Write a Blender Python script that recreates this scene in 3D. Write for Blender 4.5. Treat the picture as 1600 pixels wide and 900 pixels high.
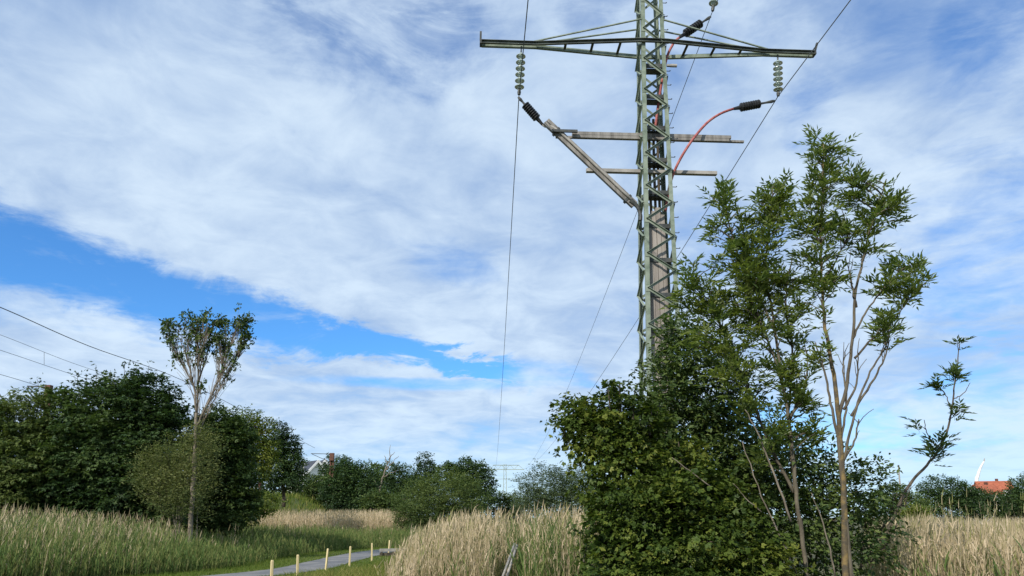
import bpy, math, random
import numpy as np
from mathutils import Vector

# ------------------------------------------------------------------ reset
for o in list(bpy.data.objects):
    bpy.data.objects.remove(o)
scene = bpy.context.scene
COL = scene.collection
R = math.radians

# ------------------------------------------------------------------ camera
FPX = 1155.0                 # focal length in pixels of a 1600 wide picture
CX, CY = 800.0, 560.0        # principal point
HORIZON = 808.0
PITCH = math.atan((HORIZON - CY) / FPX)
EYE = 1.7
cam_d = bpy.data.cameras.new('camera')
cam = bpy.data.objects.new('camera', cam_d)
COL.objects.link(cam)
cam.location = (0, 0, EYE)
cam.rotation_euler = (R(90) + PITCH, 0, 0)
cam_d.sensor_width = 36
cam_d.lens = FPX / 1600 * 36
cam_d.shift_y = (CY - 450) / 1600
cam_d.clip_start = 0.1
cam_d.clip_end = 6000
scene.camera = cam
scene.render.resolution_x, scene.render.resolution_y = 1024, 576

# ------------------------------------------------------------------ sky, sun, exposure
SUN_AZ, SUN_EL = 214.0, 37.0          # degrees clockwise from +Y, above horizon
SKY_STRENGTH = 0.12
world = bpy.data.worlds.new('World')
scene.world = world
world.use_nodes = True
wt = world.node_tree
wt.nodes.clear()


class NB:
    """tiny helper to write shader maths"""
    def __init__(s, tree):
        s.t = tree

    def node(s, kind, **kw):
        n = s.t.nodes.new(kind)
        for k, v in kw.items():
            setattr(n, k, v)
        return n

    def put(s, sock, v):
        if isinstance(v, bpy.types.NodeSocket):
            s.t.links.new(v, sock)
        elif v is not None:
            sock.default_value = v

    def m(s, op, a, b=None, c=None, clamp=False):
        n = s.node('ShaderNodeMath', operation=op)
        n.use_clamp = clamp
        for i, v in enumerate((a, b, c)):
            if v is not None:
                s.put(n.inputs[i], v)
        return n.outputs[0]

    def step(s, v, lo, hi, a=0.0, b=1.0):
        n = s.node('ShaderNodeMapRange', interpolation_type='SMOOTHSTEP')
        for i, x in enumerate((v, lo, hi, a, b)):
            s.put(n.inputs[i], x)
        return n.outputs[0]

    def noise(s, vec, scale, detail=6, rough=.55, dist=0.0, lac=2.0):
        n = s.node('ShaderNodeTexNoise')
        s.put(n.inputs['Vector'], vec)
        n.inputs['Scale'].default_value = scale
        n.inputs['Detail'].default_value = detail
        n.inputs['Roughness'].default_value = rough
        n.inputs['Lacunarity'].default_value = lac
        n.inputs['Distortion'].default_value = dist
        return n.outputs['Fac']

    def mix(s, f, a, b):
        n = s.node('ShaderNodeMix', data_type='RGBA')
        s.put(n.inputs[0], f)
        s.put(n.inputs[6], a)
        s.put(n.inputs[7], b)
        return n.outputs[2]

    def comb(s, x, y, z):
        n = s.node('ShaderNodeCombineXYZ')
        for i, v in enumerate((x, y, z)):
            s.put(n.inputs[i], v)
        return n.outputs[0]


def azel(px, py):
    """compass bearing and elevation (degrees) of a point of the sky"""
    dx, dy = (px - CX) / FPX, (CY - py) / FPX
    f = math.cos(PITCH) - math.sin(PITCH) * dy
    u = math.sin(PITCH) + math.cos(PITCH) * dy
    return math.degrees(math.atan2(dx, f)), math.degrees(math.atan2(u, math.hypot(dx, f)))


def build_sky():
    b = NB(wt)
    out = b.node('ShaderNodeOutputWorld')
    bg = b.node('ShaderNodeBackground')
    bg.inputs[1].default_value = SKY_STRENGTH
    wt.links.new(bg.outputs[0], out.inputs[0])
    sky = b.node('ShaderNodeTexSky', sky_type='NISHITA')
    sky.sun_disc = False
    sky.sun_elevation = R(SUN_EL)
    sky.sun_rotation = R(SUN_AZ)
    sky.air_density = 1.0
    sky.dust_density = 0.35
    sky.ozone_density = 1.6
    tc = b.node('ShaderNodeTexCoord')
    sep = b.node('ShaderNodeSeparateXYZ')
    wt.links.new(tc.outputs['Generated'], sep.inputs[0])
    X, Y, Z = sep.outputs
    zc = b.m('MAXIMUM', Z, 0.0)
    zz = b.m('ADD', zc, 0.16)
    plane = b.comb(b.m('DIVIDE', X, zz), b.m('DIVIDE', Y, zz), 0.0)
    az = b.m('MULTIPLY', b.m('ARCTAN2', X, Y), 180 / math.pi)
    el = b.m('MULTIPLY', b.m('ARCSINE', Z), 180 / math.pi)
    # soft billows, finer curdling and wisps, all on a flat cloud deck
    n1 = b.noise(plane, 1.5, 7, .58, .25)
    n2 = b.noise(plane, 5.5, 7, .6, .5)
    n3 = b.noise(b.comb(b.m('ADD', b.m('MULTIPLY', az, .018), 7.0), b.m('MULTIPLY', el, .042), 3.1), 3.0, 6, .55, .6)
    dens = b.m('ADD', b.m('ADD', b.m('MULTIPLY', n1, .45), b.m('MULTIPLY', n2, .22)), b.m('MULTIPLY', n3, .33))
    # warp used to fray the edges of the clear gaps
    wob = b.m('SUBTRACT', b.noise(plane, 2.6, 8, .66, .5), .5)
    fray = b.step(b.noise(b.comb(b.m('MULTIPLY', az, .022), b.m('MULTIPLY', el, .085), 1.7), 3.4, 8, .64, 1.1), .36, .60, .62, 1.05)
    # the long clear band between the high veil and the low streaky deck
    gap = None

    def band(p0, p1, h0, h1, strength, wobble=3.6, lim=None):
        nonlocal gap
        a0, e0 = azel(*p0)
        a1, e1 = azel(*p1)
        k = (e1 - e0) / (a1 - a0)
        line = b.m('ADD', b.m('MULTIPLY', b.m('SUBTRACT', az, a0), k), e0)
        t = b.m('DIVIDE', b.m('SUBTRACT', az, a0), a1 - a0)
        h = b.m('MAXIMUM', b.m('ADD', b.m('MULTIPLY', b.m('MINIMUM', t, 1.4), h1 - h0), h0), 0.05)
        dist = b.m('ABSOLUTE', b.m('ADD', b.m('SUBTRACT', el, line), b.m('MULTIPLY', wob, wobble * 3)))
        g = b.step(b.m('DIVIDE', dist, h), .35, 1.45, strength, 0.0)
        if lim:
            g = b.m('MULTIPLY', g, b.step(t, 1.0 - lim, 1.0 + lim, 1.0, 0.0))
            g = b.m('MULTIPLY', g, b.step(t, -1.2, -.4, 0.0, 1.0))
        gap = g if gap is None else b.m('MAXIMUM', gap, g)

    def hole(px, py, ra, re, strength, wobble=.9):
        nonlocal gap
        a0, e0 = azel(px, py)
        qa = b.m('DIVIDE', b.m('SUBTRACT', az, a0), ra)
        qe = b.m('DIVIDE', b.m('SUBTRACT', el, e0), re)
        d = b.m('SQRT', b.m('ADD', b.m('MULTIPLY', qa, qa), b.m('MULTIPLY', qe, qe)))
        d = b.m('ADD', d, b.m('MULTIPLY', wob, wobble * 3))
        g = b.step(d, .35, 1.35, strength, 0.0)
        gap = g if gap is None else b.m('MAXIMUM', gap, g)

    band((0, 398), (820, 577), 3.3, .8, .46, 2.4, lim=.13)
    band((0, 478), (420, 505), 1.4, 2.0, .24, 1.0, lim=.25)
    hole(590, 40, 15.0, 5.5, .24, .5)
    hole(680, 30, 7.0, 4.5, .27, .5)
    hole(930, 20, 5.0, 3.0, .20)
    hole(1545, 70, 6.0, 4.5, .18, .6)
    hole(1120, 380, 7.0, 3.5, .10)
    hole(700, 415, 5.0, 2.0, .13)
    hole(1540, 390, 9.0, 6.0, .20)
    hole(1380, 80, 7.0, 5.0, .12, .6)
    hole(1150, 60, 9.0, 5.0, .12)
    hole(1260, 170, 4.0, 4.0, .22)
    hole(700, 600, 12.0, .5, .22, .5)
    hole(820, 585, 5.0, 1.6, .2, .5)
    hole(1480, 640, 14, 3.0, .12)
    hole(1250, 670, 10, 3.0, .2)
    hole(520, 10, 16, 3, .12)
    # bright cores of the veil
    gap = b.m('MULTIPLY', gap, fray)
    cover = b.step(b.m('SUBTRACT', b.m('ADD', dens, .20), gap), .29, .69)
    thin = b.step(el, 0.0, 9.0, .80, 1.0)
    cover = b.m('MULTIPLY', b.m('MULTIPLY', cover, thin), .94)
    lightlo = b.step(el, 3.0, 14.0, .30, .38)
    lighthi = b.step(el, 3.0, 14.0, .56, .64)
    lightness = b.step(b.m('ADD', b.m('MULTIPLY', n1, .4), b.m('ADD', b.m('MULTIPLY', n3, .28), b.m('MULTIPLY', n2, .32))), lightlo, lighthi)
    s = 1.0 / SKY_STRENGTH
    grey = (.39 * s, .53 * s, .755 * s, 1)
    white = (.69 * s, .825 * s, .965 * s, 1)
    ccol = b.mix(lightness, grey, white)
    blue = b.node('ShaderNodeMix', data_type='RGBA', blend_type='MULTIPLY')
    blue.inputs[0].default_value = 1.0
    wt.links.new(sky.outputs[0], blue.inputs[6])
    blue.inputs[7].default_value = (.46, .97, 1.50, 1)
    wt.links.new(b.mix(cover, blue.outputs[2], ccol), bg.inputs[0])


build_sky()
sun_d = bpy.data.lights.new('sun', 'SUN')
sun_d.energy = 4.6
sun_d.angle = R(.6)
sun_d.color = (1.0, .93, .82)
sun = bpy.data.objects.new('sun', sun_d)
COL.objects.link(sun)
_sd = Vector((math.sin(R(SUN_AZ)) * math.cos(R(SUN_EL)), math.cos(R(SUN_AZ)) * math.cos(R(SUN_EL)), math.sin(R(SUN_EL))))
sun.rotation_euler = _sd.to_track_quat('Z', 'Y').to_euler()
sun.location = (-20, -20, 30)

scene.view_settings.view_transform = 'Standard'
scene.view_settings.look = 'None'
scene.view_settings.exposure = 0.08
scene.view_settings.gamma = 1.0
scene.view_settings.use_curve_mapping = False

# ------------------------------------------------------------------ helpers


def at(px, py, Y):
    """the world point seen at a photo pixel when it stands Y metres ahead"""
    dx, dy = (px - CX) / FPX, (CY - py) / FPX
    f = math.cos(PITCH) - math.sin(PITCH) * dy
    u = math.sin(PITCH) + math.cos(PITCH) * dy
    s = Y / f
    return np.array((dx * s, Y, EYE + u * s))


def ground(px, py, z=0.0):
    dx, dy = (px - CX) / FPX, (CY - py) / FPX
    f = math.cos(PITCH) - math.sin(PITCH) * dy
    u = math.sin(PITCH) + math.cos(PITCH) * dy
    s = (z - EYE) / u
    return np.array((dx * s, f * s, z))


def ppm(px, py, Y):
    """photo pixels per metre there"""
    dy = (CY - py) / FPX
    f = math.cos(PITCH) - math.sin(PITCH) * dy
    return FPX * f / Y


def unit(v):
    v = np.asarray(v, float)
    return v / (np.linalg.norm(v, axis=-1, keepdims=True) + 1e-9)


def empty(name, loc, label, cat, group=None):
    o = bpy.data.objects.new(name, None)
    COL.objects.link(o)
    o.location = tuple(loc)
    o.empty_display_size = .2
    tag(o, label, cat, group)
    return o


def tag(o, label=None, cat=None, group=None, kind=None):
    if label: o['label'] = label
    if cat: o['category'] = cat
    if group: o['group'] = group
    if kind: o['kind'] = kind
    return o


def root_loc(o):
    while o.parent:
        o = o.parent
    return np.array(o.location)


def link_mesh(name, me, mat, parent=None, loc=None):
    o = bpy.data.objects.new(name, me)
    COL.objects.link(o)
    if mat is not None:
        me.materials.append(mat)
    if parent is not None:
        o.parent = parent
    if loc is not None:
        o.location = tuple(loc)
    return o


def mesh_obj(name, V, F, mat, parent=None, smooth=False, loc=None, kind=None):
    """V in world coordinates"""
    V = np.asarray(V, float)
    base = root_loc(parent) if parent is not None else (np.array(loc) if loc is not None else np.zeros(3))
    me = bpy.data.meshes.new(name)
    me.from_pydata((V - base).tolist(), [], [tuple(f) for f in F])
    me.update()
    if smooth:
        me.polygons.foreach_set('use_smooth', [True] * len(me.polygons))
    o = link_mesh(name, me, mat, parent, None if parent is not None else base)
    if kind: o['kind'] = kind
    return o


def tri_obj(name, V, T, tint, mat, parent=None, loc=None, kind=None, smooth=False):
    """big triangle meshes made with numpy; tint is a value per vertex"""
    V = np.asarray(V, np.float32)
    T = np.asarray(T, np.int32)
    base = root_loc(parent) if parent is not None else (np.array(loc) if loc is not None else np.zeros(3))
    V = (V - base).astype(np.float32)
    me = bpy.data.meshes.new(name)
    me.vertices.add(len(V))
    me.vertices.foreach_set('co', V.ravel())
    me.loops.add(T.size)
    me.loops.foreach_set('vertex_index', T.ravel())
    me.polygons.add(len(T))
    me.polygons.foreach_set('loop_start', np.arange(0, T.size, 3, dtype=np.int32))
    at_ = me.attributes.new('tint', 'FLOAT', 'POINT')
    at_.data.foreach_set('value', np.asarray(tint, np.float32))
    me.update(calc_edges=True)
    if smooth:
        me.polygons.foreach_set('use_smooth', np.ones(len(T), bool))
    o = link_mesh(name, me, mat, parent, None if parent is not None else base)
    if kind: o['kind'] = kind
    return o


def bar(p0, p1, a, b, wa, wb, wa1=None, wb1=None):
    """a straight bar: its section spans wa along a and wb along b from the corner line p0-p1"""
    p0, p1, a, b = (np.asarray(x, float) for x in (p0, p1, a, b))
    wa1 = wa if wa1 is None else wa1
    wb1 = wb if wb1 is None else wb1
    V = [p0, p0 + a * wa, p0 + a * wa + b * wb, p0 + b * wb, p1, p1 + a * wa1, p1 + a * wa1 + b * wb1, p1 + b * wb1]
    F = [(0, 3, 2, 1), (4, 5, 6, 7), (0, 1, 5, 4), (1, 2, 6, 5), (2, 3, 7, 6), (3, 0, 4, 7)]
    return V, F


def join(*vf):
    V, F = [], []
    for v, f in vf:
        n = len(V)
        V += [np.asarray(x, float) for x in v]
        F += [tuple(i + n for i in q) for q in f]
    return V, F


def box(c, sx, sy, sz, U=(1, 0, 0), W=(0, 1, 0), H=(0, 0, 1)):
    c = np.asarray(c, float)
    U, W, H = (np.asarray(x, float) for x in (U, W, H))
    p = c - U * sx / 2 - W * sy / 2 - H * sz / 2
    return bar(p, p + H * sz, U, W, sx, sy)


def tube(pts, rad, n=6, cap=True):
    P = [np.asarray(p, float) for p in pts]
    k = len(P)
    rad = [rad] * k if np.isscalar(rad) else list(rad)
    V, F = [], []
    ref = None
    for i in range(k):
        d = unit(P[min(i + 1, k - 1)] - P[max(i - 1, 0)])
        if ref is None:
            ref = np.array((1., 0, 0)) if abs(d[0]) < .8 else np.array((0, 1., 0))
        s = unit(np.cross(d, ref)); t = np.cross(s, d); ref = t
        for j in range(n):
            a = 2 * math.pi * j / n
            V.append(P[i] + rad[i] * (math.cos(a) * s + math.sin(a) * t))
    for i in range(k - 1):
        for j in range(n):
            F.append((i * n + j, i * n + (j + 1) % n, (i + 1) * n + (j + 1) % n, (i + 1) * n + j))
    if cap:
        F.append(tuple(range(n - 1, -1, -1)))
        F.append(tuple((k - 1) * n + j for j in range(n)))
    return V, F


def spline(pts, per=6):
    """Catmull-Rom through the points"""
    P = [np.asarray(p, float) for p in pts]
    P = [2 * P[0] - P[1]] + P + [2 * P[-1] - P[-2]]
    out = []
    for i in range(1, len(P) - 2):
        for j in range(per):
            t = j / per
            a, b_, c, d = P[i - 1], P[i], P[i + 1], P[i + 2]
            out.append(.5 * ((2 * b_) + (-a + c) * t + (2 * a - 5 * b_ + 4 * c - d) * t * t + (-a + 3 * b_ - 3 * c + d) * t ** 3))
    out.append(P[-2])
    return out


# ------------------------------------------------------------------ materials


def new_mat(name):
    m = bpy.data.materials.new(name)
    m.use_nodes = True
    t = m.node_tree
    t.nodes.clear()
    b = NB(t)
    out = b.node('ShaderNodeOutputMaterial')
    return m, b, out


def solid(name, c1, c2, scale=8, rough=.7, metal=0.0, bump=0.0, bscale=None, detail=5, lo=.35, hi=.65, stretch=(1, 1, 1), spec=.4):
    """two colours blended by noise in object space, with fine relief"""
    m, b, out = new_mat(name)
    p = b.node('ShaderNodeBsdfPrincipled')
    tc = b.node('ShaderNodeTexCoord')
    mp = b.node('ShaderNodeMapping')
    mp.inputs['Scale'].default_value = stretch
    b.t.links.new(tc.outputs['Object'], mp.inputs[0])
    f = b.step(b.noise(mp.outputs[0], scale, detail, .6, .2), lo, hi)
    b.put(p.inputs['Base Color'], b.mix(f, (*c1, 1), (*c2, 1)))
    p.inputs['Roughness'].default_value = rough
    p.inputs['Metallic'].default_value = metal
    p.inputs['Specular IOR Level'].default_value = spec
    if bump:
        bn = b.node('ShaderNodeBump')
        bn.inputs['Strength'].default_value = bump
        bn.inputs['Distance'].default_value = .02
        b.put(bn.inputs['Height'], b.noise(mp.outputs[0], bscale or scale * 5, 6, .65))
        b.t.links.new(bn.outputs[0], p.inputs['Normal'])
    b.t.links.new(p.outputs[0], out.inputs[0])
    return m


def ramp_mat(name, stops, rough=.55, trans=.3, spec=.25):
    """colour from the per-leaf tint value, with light passing through"""
    m, b, out = new_mat(name)
    a = b.node('ShaderNodeAttribute', attribute_name='tint')
    r = b.node('ShaderNodeValToRGB')
    e = r.color_ramp.elements
    while len(e) < len(stops):
        e.new(.5)
    for i, (pos, c) in enumerate(stops):
        e[i].position = pos
        e[i].color = (*c, 1)
    b.put(r.inputs[0], a.outputs['Fac'])
    p = b.node('ShaderNodeBsdfPrincipled')
    b.put(p.inputs['Base Color'], r.outputs[0])
    p.inputs['Roughness'].default_value = rough
    p.inputs['Specular IOR Level'].default_value = spec
    if trans > 0:
        tr = b.node('ShaderNodeBsdfTranslucent')
        bright = b.node('ShaderNodeMix', data_type='RGBA', blend_type='MULTIPLY')
        bright.inputs[0].default_value = 1
        b.put(bright.inputs[6], r.outputs[0])
        bright.inputs[7].default_value = (1.25, 1.3, .7, 1)
        b.put(tr.inputs[0], bright.outputs[2])
        mx = b.node('ShaderNodeMixShader')
        mx.inputs[0].default_value = trans
        b.t.links.new(p.outputs[0], mx.inputs[1])
        b.t.links.new(tr.outputs[0], mx.inputs[2])
        b.t.links.new(mx.outputs[0], out.inputs[0])
    else:
        b.t.links.new(p.outputs[0], out.inputs[0])
    return m


M = {}
M['ground'] = solid('marsh_soil', (.045, .05, .018), (.10, .095, .035), .6, .95, bump=.6, bscale=6)
M['bank'] = solid('bank_grass', (.075, .10, .022), (.14, .155, .045), .5, .95, bump=.6, bscale=5)
M['asphalt'] = solid('worn_asphalt', (.115, .12, .13), (.205, .20, .195), .9, .9, bump=.3, bscale=60)
M['paint'] = solid('green_mast_paint', (.12, .16, .115), (.255, .30, .235), 4, .5, bump=.05, lo=.3, hi=.7)
M['paint2'] = solid('faded_mast_paint', (.13, .17, .125), (.27, .315, .25), 3, .5, lo=.3, hi=.7)
M['chord'] = solid('shaded_chord', (.055, .065, .06), (.13, .15, .13), 3, .6)  # front chord: shade inside its open channel is put into this darker colour
M['steel'] = solid('dark_steel', (.045, .05, .05), (.09, .095, .09), 6, .55, .3)
M['galv'] = solid('weathered_grey', (.24, .23, .21), (.36, .34, .31), 4, .75, bump=.1)
M['timber'] = solid('weathered_timber', (.14, .132, .12), (.28, .265, .245), 5, .85, bump=.3, stretch=(1, 1, .12))
M['shield'] = solid('cable_cover_board', (.20, .175, .155), (.34, .31, .28), 4, .85, bump=.2, stretch=(1, 1, .1))
M['red'] = solid('red_cable', (.27, .065, .06), (.42, .14, .125), 7, .65)
M['black'] = solid('black_rubber', (.012, .013, .014), (.025, .026, .028), 8, .45)
M['wire'] = solid('wire_aluminium', (.10, .105, .11), (.15, .155, .16), 3, .6, .2)
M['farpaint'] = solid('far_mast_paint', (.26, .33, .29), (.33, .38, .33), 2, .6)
M['post'] = solid('post_wood', (.55, .44, .22), (.68, .58, .34), 7, .7, bump=.1, stretch=(1, 1, .2))
M['rust'] = solid('rust_mast', (.085, .038, .026), (.14, .06, .04), 3, .8)
M['white'] = solid('white_render', (.72, .72, .70), (.80, .80, .78), 1, .8)
M['roofdark'] = solid('dark_roof_tile', (.03, .035, .05), (.055, .06, .075), 3, .6)
M['roofred'] = solid('red_roof_tile', (.27, .075, .035), (.38, .115, .06), 1.5, .8)
M['glasspane'] = solid('window_pane', (.03, .04, .05), (.06, .07, .08), 2, .15)
M['bark'] = solid('ash_bark', (.06, .05, .036), (.14, .12, .085), 9, .9, bump=.5, stretch=(1, 1, .35))
M['barkdark'] = solid('dark_bark', (.05, .042, .03), (.11, .09, .065), 8, .9, bump=.4, stretch=(1, 1, .4))
M['barkpale'] = solid('pale_bark', (.12, .10, .075), (.24, .205, .16), 6, .9, bump=.3, stretch=(1, 1, .4))
M['lichen'] = solid('lichen_bark', (.075, .062, .042), (.20, .14, .055), 7, .9, bump=.5, lo=.42, hi=.66)


def glass_mat():
    m, b, out = new_mat('insulator_glass')
    p = b.node('ShaderNodeBsdfPrincipled')
    tc = b.node('ShaderNodeTexCoord')
    f = b.noise(tc.outputs['Object'], 9, 4)
    b.put(p.inputs['Base Color'], b.mix(f, (.34, .42, .38, 1), (.52, .60, .55, 1)))
    p.inputs['Roughness'].default_value = .12
    p.inputs['Transmission Weight'].default_value = .35
    b.t.links.new(p.outputs[0], out.inputs[0])
    return m


M['glass'] = glass_mat()
M['leaf_dark'] = ramp_mat('leaf_dark', [(0, (.022, .046, .018)), (.5, (.042, .082, .026)), (1, (.095, .145, .042))])
M['leaf_ash'] = ramp_mat('leaf_ash', [(0, (.045, .085, .030)), (.5, (.112, .165, .042)), (1, (.23, .27, .070))], .40, .45, .45)
M['leaf_maple'] = ramp_mat('leaf_maple', [(0, (.036, .066, .014)), (.5, (.088, .132, .022)), (1, (.19, .215, .042))], .5, .35)
M['leaf_olive'] = ramp_mat('leaf_olive', [(0, (.050, .075, .022)), (.5, (.105, .135, .040)), (1, (.20, .22, .075))])
M['leaf_mid'] = ramp_mat('leaf_mid', [(0, (.034, .066, .020)), (.5, (.070, .112, .030)), (1, (.135, .175, .048))])
M['leaf_grey'] = ramp_mat('leaf_grey', [(0, (.048, .080, .036)), (.5, (.085, .125, .058)), (1, (.14, .18, .085))])
M['reed'] = ramp_mat('reed', [(0, (.045, .085, .026)), (.3, (.115, .175, .050)), (.5, (.22, .225, .085)), (.7, (.38, .31, .20)), (1, (.66, .535, .395))], .7, .25, .15)
M['grass'] = ramp_mat('grass', [(0, (.05, .095, .015)), (.5, (.10, .15, .024)), (.8, (.20, .20, .055)), (1, (.36, .30, .13))], .7, .3, .15)

# ------------------------------------------------------------------ foliage builders


def leaf_tris(P, D, N, L, W, tint, lobes=1, mid=.45, fold=.12):
    """small folded leaves: pointed (1 lobe) or three lobed"""
    n = len(P)
    D = unit(D)
    S = unit(np.cross(D, N))
    N = np.cross(S, D)
    L = np.broadcast_to(L, (n,))[:, None]
    W = np.broadcast_to(W, (n,))[:, None]
    VV, TT, CC = [], [], []
    off = 0
    for k in range(lobes):
        if lobes == 1:
            d, s, ll, ww = D, S, L, W
        else:
            a = (k - (lobes - 1) / 2) * .85
            d = D * math.cos(a) + S * math.sin(a)
            s = S * math.cos(a) - D * math.sin(a)
            ll = L * (1.0 if k == lobes // 2 else .82)
            ww = W * .62
        v0 = P
        v1 = P + d * ll * mid + s * ww * .5 + N * L * fold
        v2 = P + d * ll - N * L * .06
        v3 = P + d * ll * mid - s * ww * .5 + N * L * fold
        VV.append(np.stack((v0, v1, v2, v3), 1).reshape(-1, 3))
        i = np.arange(n)[:, None] * 4 + off
        TT.append(np.concatenate((i + np.array([[0, 1, 2]]), i + np.array([[0, 2, 3]])), 1).reshape(-1, 3))
        CC.append(np.repeat(tint, 4))
        off += 4 * n
    return np.concatenate(VV), np.concatenate(TT), np.concatenate(CC)


def ribbons(P0, P1, P2, w, tint0, tint1=None, rng=None):
    """blades: quadratic curves that narrow to a point, three triangles each"""
    n = len(P0)
    tint1 = tint0 if tint1 is None else tint1
    D = unit(P2 - P0)
    a = rng.uniform(0, math.pi, n)
    S = np.stack((np.cos(a), np.sin(a) * .6, np.zeros(n)), 1)
    S = unit(S - D * np.sum(S * D, 1, keepdims=True))
    w = np.broadcast_to(w, (n,))[:, None]
    m = .25 * P0 + .5 * P1 + .25 * P2
    V = np.stack((P0 - S * w * .5, P0 + S * w * .5, m - S * w * .42, m + S * w * .42, P2), 1).reshape(-1, 3)
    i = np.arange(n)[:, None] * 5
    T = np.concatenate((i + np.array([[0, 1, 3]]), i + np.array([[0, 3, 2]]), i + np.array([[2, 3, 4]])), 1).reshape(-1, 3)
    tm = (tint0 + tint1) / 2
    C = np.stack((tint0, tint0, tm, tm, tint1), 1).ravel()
    return V, T, C


def merge(parts):
    V, T, C, off = [], [], [], 0
    for v, t, c in parts:
        V.append(v); T.append(t + off); C.append(c); off += len(v)
    return np.concatenate(V), np.concatenate(T), np.concatenate(C)


def blob_world(blobs, Y):
    """[(px, py, rx, ry[, dY])] outlines in photo pixels -> ellipsoids in metres"""
    out = []
    for q in blobs:
        px, py, rx, ry = q[:4]
        yy = Y + (q[4] if len(q) > 4 else 0)
        s = ppm(px, py, yy)
        out.append((at(px, py, yy), np.array((rx / s, .75 * (rx + ry) / 2 / s + .1 * rx / s, ry / s))))
    return out


def sample_blobs(E, n, rng, inner=.45):
    w = np.array([(r[0] * r[2]) ** .8 for _, r in E])
    idx = rng.choice(len(E), n, p=w / w.sum())
    d = unit(rng.normal(size=(n, 3)))
    lump = 1 + .18 * np.sin(d[:, 0] * 5 + idx * 1.7) * np.sin(d[:, 2] * 6 + idx) + rng.normal(0, .09, n)
    r = (1 - inner * rng.random(n) ** 1.8) * lump
    c = np.array([E[i][0] for i in idx])
    rr = np.array([E[i][1] for i in idx])
    p = c + d * rr * r[:, None]
    return p, unit(d / rr), idx


def bushy(E, n, per, L, W, rng, lobes=1, spray=.28, flat=.7, tint_mu=.45, tint_sd=.27, inner=.55, zmin=.05, up=.25, blobtint=.12):
    """clusters of leaves: each is a short spray growing outwards"""
    p, o, idx = sample_blobs(E, n, rng, inner)
    keep = p[:, 2] > zmin
    p, o, idx = p[keep], o[keep], idx[keep]
    n = len(p)
    t = unit(o * .8 + np.array((0, 0, up)) + rng.normal(0, .35, (n, 3)))
    bt = rng.normal(0, blobtint, len(E))
    ct = tint_mu + bt[idx] + rng.normal(0, tint_sd * .6, n)
    s = rng.random((n, per))
    side = unit(np.cross(t, np.array((0, 0, 1.))) + 1e-6)
    lat = rng.normal(0, .33, (n, per))
    P = p[:, None] + t[:, None] * (s[..., None] * spray) + side[:, None] * (lat * spray)[..., None]
    P = P + rng.normal(0, .12 * spray, P.shape)
    P[..., 2] -= (s ** 2) * spray * .25
    D = t[:, None] * .7 + side[:, None] * np.sign(lat)[..., None] * .7 + rng.normal(0, .35, P.shape)
    D[..., 2] -= .25
    N = np.array((0, 0, 1.)) * flat + o[:, None] * (1 - flat) * .9 + rng.normal(0, .38, P.shape)
    k = n * per
    tint = np.clip(np.repeat(ct, per) + rng.normal(0, tint_sd * .6, k), 0, 1)
    sz = rng.uniform(.5, 1.3, k)
    tint = np.where(rng.random(k) < .02, 1.0, tint)
    return leaf_tris(P.reshape(-1, 3), D.reshape(-1, 3), N.reshape(-1, 3), L * sz, W * sz, tint, lobes), p


def compound(tips, dirs, rng, per=7, rach=.2, leaflet=.085, width=.03, pairs=4, tint_mu=.5, tint_sd=.16):
    """pinnate ash leaves in whorls round the shoot tips"""
    n = len(tips)
    ct = np.repeat(tint_mu + rng.normal(0, tint_sd * .7, n), per)
    up = np.repeat(unit(dirs), per, 0)
    k = n * per
    rnd = unit(rng.normal(size=(k, 3)))
    out = unit(rnd - up * np.sum(rnd * up, 1, keepdims=True))
    lift = rng.uniform(.15, 1.5, (k, 1))
    d0 = unit(out + up * lift)
    back = np.tile(np.linspace(0, 1, per), n)[:, None] * rng.uniform(.08, .26, (k, 1))
    base = np.repeat(tips, per, 0) - up * back
    ln = rach * rng.uniform(.7, 1.25, (k, 1))
    parts = []
    side = unit(np.cross(d0, np.array((0, 0, 1.))) + 1e-6)
    nrm = unit(np.cross(side, d0))
    tint = np.clip(ct + rng.normal(0, tint_sd * .5, k), 0, 1)
    stemP0, stemP2 = base, base + d0 * ln - np.array((0, 0, 1.)) * ln * .22
    stemP1 = base + d0 * ln * .5
    parts.append(ribbons(stemP0, stemP1, stemP2, .006, tint, tint, rng))
    for j in range(pairs + 1):
        f = .28 + .72 * j / pairs
        pos = base + d0 * ln * f - np.array((0, 0, 1.)) * ln * .22 * f * f
        for sg in ((-1, 1) if j < pairs else (0,)):
            dd = d0 * (.75 if sg else 1) + side * sg * .8 - np.array((0, 0, 1.)) * rng.uniform(-.3, .25, (k, 1)) + rng.normal(0, .13, (k, 3))
            nn = nrm + rng.normal(0, .45, (k, 3))
            sz = rng.uniform(.8, 1.15, k)
            parts.append(leaf_tris(pos, dd, nn, leaflet * sz, width * sz, np.clip(tint + rng.normal(0, .07, k), 0, 1), 1, .42, .08))
    return merge(parts)


def limb(p0, p1, r0, r1, rng, sag=.0, k=5, wob=.04, n=5):
    """a slightly crooked branch that leaves upwards and bends out"""
    p0, p1 = np.asarray(p0, float), np.asarray(p1, float)
    L = np.linalg.norm(p1 - p0)
    c = p0 + (p1 - p0) * .45 + np.array((0, 0, L * (.12 + sag)))
    pts = []
    for i in range(k + 1):
        t = i / k
        q = (1 - t) ** 2 * p0 + 2 * t * (1 - t) * c + t * t * p1
        if 0 < i < k:
            q = q + rng.normal(0, wob * L / k, 3)
        pts.append(q)
    return tube(pts, [r0 + (r1 - r0) * i / k for i in range(k + 1)], n)


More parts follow.
